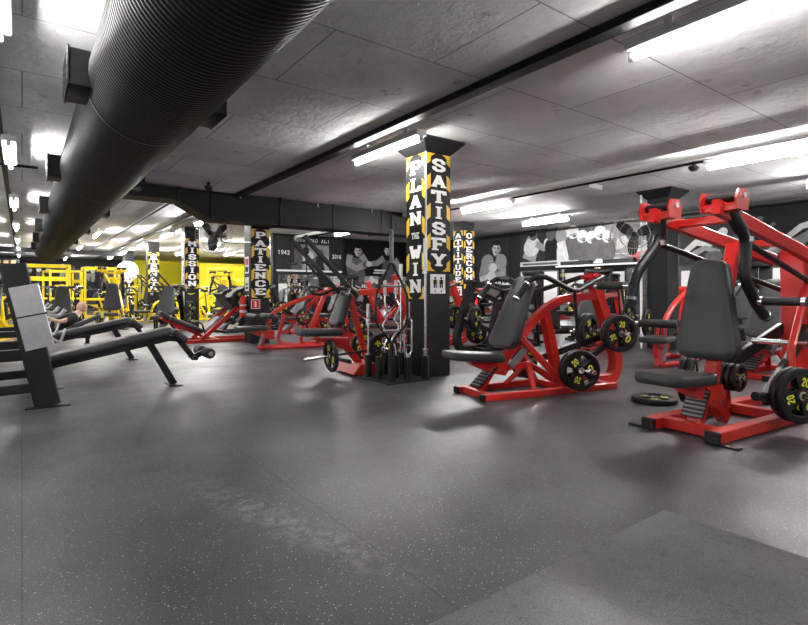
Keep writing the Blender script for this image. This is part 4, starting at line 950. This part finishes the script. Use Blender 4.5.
def stack_machine(label, loc, rz, group=None, fm='black'):
    t = thing('weight_stack_machine', label, 'gym machine', loc, rz, group)
    P(t, 'tower', fm, lambda b: (b.box((.3, -.29, .8), (.12, .06, 1.6), .01), b.box((.3, .29, .8), (.12, .06, 1.6), .01), b.box((.3, 0, 1.62), (.2, .66, .12), .04), b.box((.3, 0, .05), (.3, .66, .1), .01)))
    P(t, 'shroud', fm, lambda b: b.box((.38, 0, .85), (.04, .54, 1.5), .01))
    P(t, 'weight_stack', 'greymetal', lambda b: [b.box((.3, 0, .14+.045*i), (.12, .3, .04), .003) for i in range(14)])
    P(t, 'guide_rod', 'chrome', lambda b: [b.cyl((.3, s*.1, .1), (.3, s*.1, 1.56), .012, 8) for s in (-1, 1)])
    P(t, 'instruction_plate', 'limeprint', lambda b: (b.box((.235, 0, 1.2), (.006, .02, .36), .001), b.box((.235, .1, 1.2), (.006, .02, .36), .001), b.box((.235, .05, 1.38), (.006, .12, .02), .001), b.box((.235, .05, 1.02), (.006, .12, .02), .001)))
    P(t, 'base_rail', fm, lambda b: b.rect([(.3, 0, .04), (-.9, 0, .04)], .09, .07))
    P(t, 'front_foot', fm, lambda b: b.rect([(-.9, -.3, .04), (-.9, .3, .04)], .08, .07))
    P(t, 'seat_post', fm, lambda b: b.rect([(-.5, 0, .06), (-.5, 0, .42)], .08, .08, side=(0, 1, 0)))
    P(t, 'seat', 'vinyl', lambda b: b.pad(rrect(-.18, -.2, .18, .2, .06), (-.55, 0, .47), (0, -1, 0), (1, 0, 0), .08, .02))
    P(t, 'backrest', 'vinyl', lambda b: b.pad(rrect(-.17, 0, .17, .6, .06), (-.28, 0, .6), (0, -1, 0), (.15, 0, 1), .08, .02))
    for s in (-1, 1):
        P(t, 'press_arm', 'greymetal', lambda b: b.tube([(.2, s*.22, 1.3), (-.25, s*.36, 1.25), (-.55, s*.36, .95), (-.7, s*.34, .92)], .026, 10, .1))
    return t

def decline_bench(label, loc, rz, group=None):
    """uprights at the head end with bar hooks, pad rising towards the leg rollers (+x)"""
    t = thing('decline_bench', label, 'bench', loc, rz, group)
    for y in (-.5, .58):
        P(t, 'upright', 'black', lambda b: b.rect([(.0, y, .012), (-.27, y, 1.36)], .09, .21, side=(0, 1, 0), c=.012))
        P(t, 'base_plate', 'black', lambda b: b.box((0, y, .007), (.36, .16, .014), .003))
        g = P(t, 'bar_guard', 'steel', lambda b: (b.rect([(-.06, y, .57), (-.19, y, 1.16)], .105, .235, side=(0, 1, 0), c=.008),))
        P(g, 'guard_seam', 'black', lambda b: b.box((-.125, y, .88), (.245, .112, .014), .002, Matrix.Rotation(math.radians(-11), 3, 'Y')))
        P(t, 'bar_hook', 'steel', lambda b: b.rect([(-.06, y, .92), (.06, y, .88), (.1, y, .93), (.16, y, .9)] if 0 else [(-.04, y, .9), (.09, y, .86), (.14, y, .93)], .08, .03, side=(0, 1, 0), bend=.04))
        P(t, 'lower_hook', 'steel', lambda b: b.rect([(.0, y, .68), (.1, y, .6), (.14, y, .74)], .08, .02, side=(0, 1, 0), bend=.05))
        P(t, 'rear_leg', 'black', lambda b: (b.rect([(-.1, y, .52), (-1.2, y, .5)], .07, .09, side=(0, 1, 0)), b.rect([(-.02, y, .2), (-1.25, y, .16)], .07, .09, side=(0, 1, 0))))
    for z, x in ((.16, -1.22), (.5, -1.18)): P(t, 'rear_cross_bar', 'black', lambda b: b.rect([(x, -.5, z), (x, .58, z)], .08, .08))
    P(t, 'cross_bar', 'black', lambda b: b.rect([(-.02, -.5, .32), (-.02, .58, .32)], .08, .08))
    P(t, 'spine', 'black', lambda b: b.rect([(-.02, .04, .32), (1.2, .04, .56)], .08, .07, side=(0, 1, 0)))
    d = V((1.2, 0, .25)).normalized()
    P(t, 'bench_pad', 'vinyl', lambda b: b.pad(rrect(-.15, 0, .15, 1.22, .06), (.03, .04, .405), (0, -1, 0), d, .085, .024))
    P(t, 'leg_pad', 'vinyl', lambda b: b.pad(rrect(-.14, 0, .14, .2, .05), (1.235, .04, .645), (0, -1, 0), (.75, 0, -.66), .075, .022))
    P(t, 'front_leg', 'black', lambda b: b.rect([(.98, .04, .52), (1.25, .04, .014)], .07, .075, side=(0, 1, 0)))
    P(t, 'foot_plate', 'black', lambda b: b.box((1.25, .04, .007), (.14, .3, .014), .003))
    P(t, 'leg_bar', 'black', lambda b: b.rect([(1.14, .04, .56), (1.3, .04, .54), (1.47, .04, .31), (1.58, .04, .36)], .06, .06, side=(0, 1, 0)))
    P(t, 'leg_roller', 'foam', lambda b: [b.lathe((1.6, .04+s*.06, .37), (0, s, 0), [(.03, 0), (.06, .01), (.062, .2), (.05, .22), (.02, .222)], 18) for s in (-1, 1)])
    P(t, 'roller_cap', 'plastic', lambda b: [b.cyl((1.6, .04+s*.28, .37), (1.6, .04+s*.29, .37), .028, 14) for s in (-1, 1)])
    P(t, 'leg_roller', 'foam', lambda b: [b.lathe((1.3, .04+s*.06, .63), (0, s, 0), [(.02, 0), (.045, .01), (.045, .2), (.02, .21)], 16) for s in (-1, 1)] if 0 else b.cyl((1.47, -.1, .31), (1.47, .18, .31), .025, 12))
    return t
def flat_bench(label, loc, rz, group=None, incline=24):
    t = thing('incline_bench', label, 'bench', loc, rz, group)
    a = math.radians(incline)
    P(t, 'seat', 'vinyl', lambda b: b.pad(rrect(-.15, -.5, .15, 0, .05), (0, 0, .27), (0, -1, 0), (1, 0, 0), .08, .02))
    P(t, 'backrest', 'vinyl', lambda b: b.pad(rrect(-.15, 0.02, .15, .85, .05), (0, 0, .27), (0, -1, 0), (math.cos(a), 0, math.sin(a)), .08, .02))
    P(t, 'frame', 'black', lambda b: (b.rect([(-.45, 0, .2), (.6, 0, .2)], .07, .06, side=(0, 1, 0)), b.rect([(.35, 0, .2), (.5, 0, .4)], .05, .05, side=(0, 1, 0))))
    for x in (-.4, .55):
        P(t, 'leg', 'black', lambda b: (b.rect([(x, 0, .03), (x, 0, .19)], .07, .07, side=(0, 1, 0)), b.rect([(x, -.28, .03), (x, .28, .03)], .06, .055)))
    return t
# ------------------------------------------------------------------ the front row
m2 = press_machine('red', 'red plate-loaded press with tilted black backrest, standing right of the lettered pillar', (3.80, 3.97, 0), -10.5, group='red machines in the front row')
for s, nm in ((-1, 'near'), (1, 'far')):
    plates(m2, (1.06, s*.42, .275), (-.3, s*.95, 0), 2, 'the low %s peg of the tilted press by the pillar' % nm, spin=25)
    plates(m2, (1.87, s*.22, .62), (-.3, s*.95, 0), 2, 'the high %s peg of the tilted press by the pillar' % nm, spin=-20)
m1 = pulldown_machine('red', 'large red plate-loaded pulldown machine at the right edge, its top arms hanging over the seat', (4.05, 1.95, 0), -5, group='red machines in the front row')
plates(m1, (.855, -.4, .3), (-.35, -.93, 0), 2, 'the near peg of the large pulldown machine', spin=-30)
plates(m1, (.855, .4, .3), (-.35, .93, 0), 2, 'the far peg of the large pulldown machine, behind its seat', spin=30)
plates(m1, (.8, .06, .38), (0, -1, 0), 3, 'the storage peg behind the seat of the large pulldown machine', 'small', gap=.045)
m3 = row_machine('red', 'red rowing machine behind the stand of barbells, two long black arms slanting up', (3.75, 6.12, 0), -5, group='red machines in the front row')
plates(m3, (-.48, -.1, .262), (-.995, 0, -.07), 1, 'the long bar in front of the red rowing machine', spin=10)
plates(m3, (.19, -.25, .34), (-.1, -1, 0), 2, 'the side peg of the red rowing machine, behind the barbells', spin=35)
plates(m3, (.19, .25, .34), (-.1, 1, 0), 1, 'the far side peg of the red rowing machine', spin=5)
m4 = leg_extension_machine('red', 'red leg machine with curved tube legs, standing right beside the PATIENCE pillar', (3.62, 9.58, 0), 0)
plates(m4, (.77, -.32, .62), (0, -1, 0), 1, 'the near peg of the red leg machine with curved legs', 'mid')
m5 = leg_press_machine('red', 'red leg press with sloping black pads, standing left of the PATIENCE pillar', (3.0, 11.94, 0), 0)
for s, nm in ((-1, 'near'), (1, 'far')): plates(m5, (.95, s*.4, .96), (0, s, 0), 2, 'the %s side of the leg press by the PATIENCE pillar' % nm)
weight_plate('lone black weight plate lying flat on the floor behind the large pulldown machine', Matrix.Translation((5.12, 2.72, .026)), 'big')

b1 = decline_bench('nearest black decline bench with steel-clad upright at the left edge', (.2, 6.55, 0), 0, 'black decline benches at left')
b2 = decline_bench('second black decline bench, behind the nearest one', (.2, 9.45, 0), 0, 'black decline benches at left')
fb = flat_bench('black incline bench with the man lying on it', (.52, 12.3, 0), 0)

# ------------------------------------------------------------------ stand of barbells in front of the pillar
t = thing('barbell_stand', 'low stand of black tube sockets holding upright bars, in front of the lettered pillar', 'bar stand', (3.8, 5.38, 0))
P(t, 'base_plate', 'pillar', lambda b: b.box((-.02, 0, .01), (.6, .68, .016), .004))
SO = [(3.57, 5.63), (3.56, 5.36), (3.59, 5.14), (3.86, 5.68), (3.81, 5.36), (4.04, 5.57), (3.80, 5.09), (4.06, 5.7), (4.07, 5.09)]
for x, y in SO: P(t, 'socket', 'rubber', lambda b: b.lathe((x-3.8, y-5.38, .02), (0, 0, 1), [(.026, .27), (.026, .0), (.047, 0), (.047, .28), (.03, .285)], 18))
def bar(label, cat='barbell', name='barbell', loc=(0, 0, 0), lean=(0, 0)):
    o = thing(name, label, cat, loc, 0, 'bars in the stand by the pillar'); o.rotation_euler = (lean[0], lean[1], 0); return o
def sleeve(b, z0, z1, r=.0245): b.lathe((0, 0, z0), (0, 0, 1), [(r-.003, 0), (r, .004), (r, z1-z0-.004), (r-.003, z1-z0)], 16)
x, y = SO[0]
o = bar('short straight bar with a thick grey sleeve, leftmost in the stand', loc=(x, y, .05))
P(o, 'shaft', 'chrome', lambda b: b.cyl((0, 0, .22), (0, 0, .7), .016, 12)); P(o, 'sleeve', 'steel', lambda b: (sleeve(b, 0, .24), sleeve(b, .72, .9)))
P(o, 'collar', 'chrome', lambda b: (b.cyl((0, 0, .24), (0, 0, .27), .042, 16), b.cyl((0, 0, .68), (0, 0, .71), .042, 16), b.cyl((0, 0, .62), (0, 0, .64), .028, 12)))
x, y = SO[2]
o = bar('black hexagonal trap bar standing upright in front of the other bars', loc=(x, y, .05))
def hexa(b):
    w = .19; k = V((.8, -.6, 0)); pts = []
    for s in (-1, 1): b.tube([k*0+V((0, 0, .42)), k*(s*w*.25)+V((0, 0, .5)), k*(s*w)+V((0, 0, .68)), k*(s*w)+V((0, 0, 1.02)), k*(s*w*.25)+V((0, 0, 1.32)), V((0, 0, 1.42))], .0165, 10, .06)
P(o, 'hexagon_frame', 'black', hexa)
P(o, 'sleeve', 'black', lambda b: sleeve(b, 0, .44, .025)); P(o, 'sleeve', 'greymetal', lambda b: sleeve(b, 1.4, 1.8, .025))
P(o, 'handle', 'greymetal', lambda b: [b.cyl(V((-.8, .6, 0))*w_+V((0, 0, z)), V((.8, -.6, 0))*w_+V((0, 0, z)), .015, 10) for z, w_ in ((.58, .13), (1.12, .13))])
x, y = SO[4]
o = bar('zigzag curl bar in chrome, standing behind the black trap bar', 'curl bar', 'curl_bar', (x, y, .05))
P(o, 'shaft', 'chrome', lambda b: b.tube([(0, 0, .22), (0, 0, .34), (-.05, .03, .45), (.04, -.02, .6), (-.02, .02, .7), (.05, -.02, .86), (0, 0, .95), (0, 0, 1.02)], .0145, 10, .04))
P(o, 'sleeve', 'steel', lambda b: (sleeve(b, 0, .24), sleeve(b, 1.02, 1.2)))
x, y = SO[3]
o = bar('second zigzag curl bar, farther back in the stand', 'curl bar', 'curl_bar', (x, y, .05))
P(o, 'shaft', 'chrome', lambda b: b.tube([(0, 0, .22), (0, 0, .36), (.05, -.03, .48), (-.03, .02, .6), (.04, -.02, .74), (0, 0, .9), (0, 0, 1.0)], .0145, 10, .04))
P(o, 'sleeve', 'steel', lambda b: (sleeve(b, 0, .24), sleeve(b, 1.0, 1.2)))
x, y = SO[5]
o = bar('tall straight bar with bright sleeve, between curl bar and pillar', loc=(x, y, .05))
P(o, 'shaft', 'chrome', lambda b: b.cyl((0, 0, .22), (0, 0, 1.2), .014, 12)); P(o, 'sleeve', 'white', lambda b: (sleeve(b, 0, .24), sleeve(b, 1.2, 1.42)))
P(o, 'collar', 'chrome', lambda b: b.cyl((0, 0, 1.18), (0, 0, 1.21), .04, 16))
x, y = SO[6]
o = bar('chrome ladder-shaped triceps bar, right of the trap bar', 'triceps bar', 'triceps_bar', (x, y, .05))
P(o, 'side_rail', 'chrome', lambda b: [b.tube([(0, 0, .28), (s*.036, -s*.027, .32), (s*.036, -s*.027, .7), (0, 0, .74)], .0125, 10, .02) for s in (-1, 1)])
P(o, 'rung', 'chrome', lambda b: [b.cyl((-.036, .027, z), (.036, -.027, z), .011, 8) for z in (.4, .6)])
P(o, 'sleeve', 'steel', lambda b: (sleeve(b, 0, .28), sleeve(b, .74, .93)))
P(o, 'collar', 'chrome', lambda b: (b.cyl((0, 0, .27), (0, 0, .295), .04, 16), b.cyl((0, 0, .73), (0, 0, .755), .04, 16)))
x, y = SO[8]
o = bar('tall chrome barbell leaning by the pillar under the PLAN sign', loc=(x, y, .05), lean=(0, 0))
P(o, 'shaft', 'chrome', lambda b: b.cyl((0, 0, .3), (0, 0, 1.3), .0145, 12)); P(o, 'sleeve', 'steel', lambda b: (sleeve(b, 0, .32), sleeve(b, 1.3, 1.72)))
P(o, 'collar', 'chrome', lambda b: (b.cyl((0, 0, .32), (0, 0, .35), .04, 16), b.cyl((0, 0, 1.28), (0, 0, 1.31), .04, 16)))

# ------------------------------------------------------------------ machines farther back
PROTO = {}
def place(kind, fm, label, x, y, rz, group):
    k = (kind, fm)
    if k not in PROTO:
        args = {'stack': ()}.get(kind, (fm,))
        f = dict(press=press_machine, pull=pulldown_machine, legp=leg_press_machine, lege=leg_extension_machine, row=row_machine, rack=power_rack)[kind]
        PROTO[k] = o = f(fm, label, (x, y, 0), rz, group=group)
    else:
        o = copy_tree(PROTO[k]); o.location = (x, y, 0); o.rotation_euler = (0, 0, math.radians(rz)); tag(o, label, None, group)
    return o
for k, o in ((('press', 'red'), m2), (('pull', 'red'), m1), (('row', 'red'), m3), (('lege', 'red'), m4), (('legp', 'red'), m5)): PROTO[k] = o
PEGS = dict(press=[(1.06, .42, .275, -.3), (1.87, .22, .62, -.3)], pull=[(.855, .4, .3, -.35)], row=[(.19, .25, .34, -.1)], lege=[(.62, .32, .62, 0)], legp=[(.95, .4, .96, 0)], rack=[(.6, .74, 1.2, 0)])
def loaded(kind, fm, label, x, y, rz, group, where, n=1, sides=(-1, 1)):
    o = place(kind, fm, label, x, y, rz, group)
    for i, (px, py, pz, tx) in enumerate(PEGS[kind]):
        for s in sides:
            qx = px - (.15 if kind == 'lege' and s > 0 else -.15 if kind == 'lege' else 0)
            plates(o, (qx, s*py, pz), (tx, s*(1-abs(tx)*.1), 0), n, where+(', low' if len(PEGS[kind]) > 1 and i == 0 else ', high' if i else '')+(' near side' if s < 0 else ' far side'))
    return o
gr, gy = 'red machines farther back', 'yellow machines in the far area'
loaded('press', 'red', 'red press seen through the frame of the tilted press, behind it', 8.3, 5.9, 8, gr, 'the red press behind the tilted press')
loaded('lege', 'red', 'red leg machine with black rollers left of the large pulldown seat', 7.5, 3.9, 12, gr, 'the red leg machine by the pulldown seat')
loaded('press', 'black', 'black press between the lettered pillar and the tilted press seat', 8.45, 7.2, 184, gr, 'the black press behind the tilted press seat', 2)
loaded('lege', 'red', 'red leg machine behind the black press, right of the lettered pillar', 7.5, 8.9, 5, gr, 'the red leg machine behind the black press')
loaded('press', 'red', 'red press behind the large pulldown machine, near the right wall', 7.4, 2.75, -8, gr, 'the red press behind the large pulldown machine')
loaded('row', 'red', 'red rowing machine behind the red leg machine with curved legs', 6.1, 10.6, -10, gr, 'the red rowing machine behind the curved-leg machine')
loaded('press', 'red', 'red press farther back right of the PATIENCE pillar', 5.6, 12.9, 10, gr, 'the red press right of the PATIENCE pillar')
loaded('press', 'red', 'red press behind the rowing machine with slanting arms', 5.7, 8.5, -6, gr, 'the red press behind the rowing machine')
loaded('legp', 'red', 'red leg press in front of the mirrored far wall', 8.6, 13.4, 0, gr, 'the red leg press before the mirrored wall')

loaded('rack', 'yellow', 'yellow power rack at the far left, behind the steel-clad upright', .75, 23.2, 90, gy, 'the yellow rack at the far left')
loaded('press', 'yellow', 'yellow triangular press just behind the lying man', .9, 16.9, 88, gy, 'the yellow press behind the lying man', 2)
loaded('pull', 'yellow', 'yellow pulldown machine with black seat facing the camera, under the white fan', 2.1, 17.2, 80, gy, 'the yellow pulldown under the white fan')
loaded('press', 'yellow', 'yellow press below the WISDOM sign', 2.6, 20.6, 60, gy, 'the yellow press below the WISDOM sign')
loaded('row', 'yellow', 'yellow rowing machine between the STRENGTH and MISSION pillars', 4.75, 20.9, 15, gy, 'the yellow rowing machine between two pillars')
loaded('press', 'yellow', 'yellow press farther back between the STRENGTH and MISSION pillars', 5.9, 25.2, -30, gy, 'the far yellow press between two pillars')
loaded('pull', 'yellow', 'yellow pulldown machine right of the MISSION pillar', 5.6, 18.6, 60, gy, 'the yellow pulldown right of the MISSION pillar')
loaded('press', 'yellow', 'yellow press behind the sled of the red leg press', 6.0, 16.9, 30, gy, 'the yellow press behind the red leg press', 2)
loaded('row', 'yellow', 'yellow rowing machine at the back beside the yellow partition', 8.1, 25.8, 40, gy, 'the yellow rowing machine by the partition')
loaded('press', 'yellow', 'yellow press with large plates at the left edge', -.75, 14.6, 70, gy, 'the yellow press at the left edge', 2)
loaded('rack', 'yellow', 'yellow power rack just left of the STRENGTH pillar', 2.6, 24.6, 0, gy, 'the yellow rack left of the STRENGTH pillar')
loaded('rack', 'yellow', 'yellow power rack near the yellow wall past the MISSION pillar', 7.1, 22.0, 20, gy, 'the yellow rack past the MISSION pillar')
loaded('press', 'yellow', 'yellow press beyond the yellow rack at the far left', -.5, 20.6, -70, gy, 'the yellow press before the far left rack')

loaded('pull', 'yellow', 'yellow pulldown machine behind the STRENGTH pillar', 4.9, 27.6, 75, gy, 'the yellow pulldown behind the STRENGTH pillar')
loaded('press', 'yellow', 'yellow press near the yellow wall right of the STRENGTH pillar', 6.9, 29.5, 100, gy, 'the yellow press near the yellow wall')
loaded('row', 'yellow', 'yellow rowing machine behind the WISDOM pillar', 3.2, 30.0, 20, gy, 'the yellow rowing machine behind the WISDOM pillar')
loaded('rack', 'yellow', 'yellow power rack far back left of the WISDOM pillar', 1.5, 29.0, 10, gy, 'the far yellow rack left of the WISDOM pillar')
loaded('lege', 'yellow', 'yellow leg machine in front of the STRENGTH pillar', 3.5, 20.0, -15, gy, 'the yellow leg machine before the STRENGTH pillar')
loaded('legp', 'yellow', 'yellow leg press between the MISSION and PATIENCE pillars', 9.0, 23.6, 10, gy, 'the yellow leg press between two pillars', 2)
loaded('press', 'black', 'black press behind the red leg press, before the MISSION pillar', 4.3, 14.2, 15, 'black machines', 'the black press before the MISSION pillar', 2)
loaded('press', 'black', 'black press left of the MISSION pillar, before the yellow leg machine', 2.9, 14.6, 62, 'black machines', 'the black press left of the MISSION pillar', 2)
loaded('row', 'black', 'black rowing machine right of the STRENGTH pillar', 4.75, 23.7, 5, 'black machines', 'the black rowing machine by the STRENGTH pillar')
gs = 'black weight stack machines along the right wall'
st = stack_machine('black weight stack machine with yellow label beside the brick wall', (11.3, 7.5, 0), 15, gs)
for x, y, rz, l in ((10.9, 4.0, 10, 'black weight stack machine right of the brick pillar'), (11.0, 9.4, 0, 'black weight stack machine before the white board'), (9.0, 15.4, 60, 'black weight stack machine before the mirrored far wall'),
                    (12.0, 2.2, 0, 'black weight stack machine at the right edge by the pale wall')):
    o = copy_tree(st); o.location = (x, y, 0); o.rotation_euler = (0, 0, math.radians(rz)); tag(o, l)
t = flat_bench('grey-black bench behind the tilted press', (9.6, 7.3, 0), 160, incline=35)

# ------------------------------------------------------------------ man on the incline bench
def skinned(name, m, chains, root=0, parent=None, lv=2):
    """chains: list of lists of (point, radius); the first point of a later chain may repeat an earlier point"""
    vs, ed, rad, idx = [], [], [], {}
    for ch in chains:
        prev = None
        for p, r in ch:
            k = tuple(round(c, 4) for c in p)
            if k not in idx: idx[k] = len(vs); vs.append(p); rad.append(r)
            if prev is not None: ed.append((prev, idx[k]))
            prev = idx[k]
    me = bpy.data.meshes.new(name); me.from_pydata(vs, ed, [])
    import bmesh
    bm = bmesh.new(); bm.from_mesh(me); lay = bm.verts.layers.skin.verify(); bm.verts.ensure_lookup_table()
    for i, v in enumerate(bm.verts):
        v[lay].radius = (rad[i], rad[i]); v[lay].use_root = (i == root)
    bm.to_mesh(me); bm.free(); me.materials.append(M[m])
    o = bpy.data.objects.new(name, me); C.objects.link(o)
    s = o.modifiers.new('skin', 'SKIN'); s.use_smooth_shade = True
    q = o.modifiers.new('subdivision', 'SUBSURF'); q.levels = lv; q.render_levels = lv
    if parent: o.parent = parent
    return o
man = thing('person', 'bald person in dark clothes lying back on the incline bench, arms reaching forward', 'person', (.42, 12.3, .31))
pel, ch_, nk = (0.02, 0, .12), (.38, 0, .27), (.49, 0, .36)
ch = [[(pel, .125), ((.19, 0, .18), .115), (ch_, .135), (nk, .07), ((.53, 0, .43), .065)]]
for s in (-1, 1):
    ch.append([(ch_, .135), ((.41, s*.19, .28), .06), ((.16, s*.27, .21), .042), ((-.06, s*.2, .31), .03), ((-.12, s*.19, .34), .032)])
    ch.append([(pel, .125), ((-.03, s*.1, .12), .095), ((-.42, s*.15, .2), .065), ((-.58, s*.16, -.15), .048), ((-.62, s*.16, -.33), .036), ((-.76, s*.16, -.37), .03)])
    for q in range(4): ch.append([((-.12, s*.19, .34), .032), ((-.17, s*(.165+.017*q), .365-.004*abs(q-1)), .011), ((-.2, s*(.165+.017*q), .345), .009)])
    ch.append([((-.12, s*.19, .34), .032), ((-.13, s*.155, .375), .012), ((-.16, s*.145, .385), .01)])
body = skinned('body', 'skin', ch, 0, man)
hd = B(); hd.ball((0.555, 0, 0.490), .095, 20, (1.0, .8, 1.15)); hd.ball((0.470, 0, 0.470), .018, 8, (1, .8, 1.3))
for s in (-1, 1): hd.ball((0.575, s*.077, 0.480), .024, 8, (.8, .4, 1.2)); hd.ball((0.475, s*.03, 0.510), .011, 8)
hd.build('head', 'skin', man)
sh = [[((0.0, 0, .1), .15), ((.19, 0, .18), .135), (ch_, .155), ((.46, 0, .33), .09)]]
for s in (-1, 1): sh.append([(ch_, .155), ((.41, s*.19, .28), .078), ((.26, s*.235, .225), .062)])
skinned('shirt', 'cloth', sh, 0, man)
sh = [[((.02, 0, .11), .15)], ]
tr = [[((.02, 0, .115), .14), ((-.03, .1, .12), .11), ((-.4, .15, .195), .085)], [((.02, 0, .115), .14), ((-.03, -.1, .12), .11), ((-.4, -.15, .195), .085)]]
skinned('shorts', 'cloth', tr, 0, man)
for s in (-1, 1):
    b = B(); b.ball((-.69, s*.16, -.355), .06, 12, (1.9, .8, .75)); b.build('shoe', 'shoe', man)

# ------------------------------------------------------------------ camera
cam = bpy.data.cameras.new('camera'); co = bpy.data.objects.new('camera', cam); C.objects.link(co)
co.location = (0, 0, 1.1); co.rotation_euler = (PI/2, 0, -math.radians(36.3))
cam.sensor_width = 36; cam.sensor_fit = 'HORIZONTAL'; cam.lens = 36*520/808
cam.shift_y = -(312.5-292)/808; cam.clip_end = 200; cam.clip_start = .05
sc = bpy.context.scene; sc.camera = co
w = bpy.data.worlds.new('world'); sc.world = w; w.use_nodes = True
w.node_tree.nodes['Background'].inputs[0].default_value = (0, 0, 0, 1)
sc.view_settings.view_transform = 'Standard'; sc.view_settings.look = 'None'; sc.view_settings.gamma = 1
sc.view_settings.exposure = 3.85; sc.view_settings.use_curve_mapping = False
sc.cycles.max_bounces = 8; sc.cycles.use_denoising = True
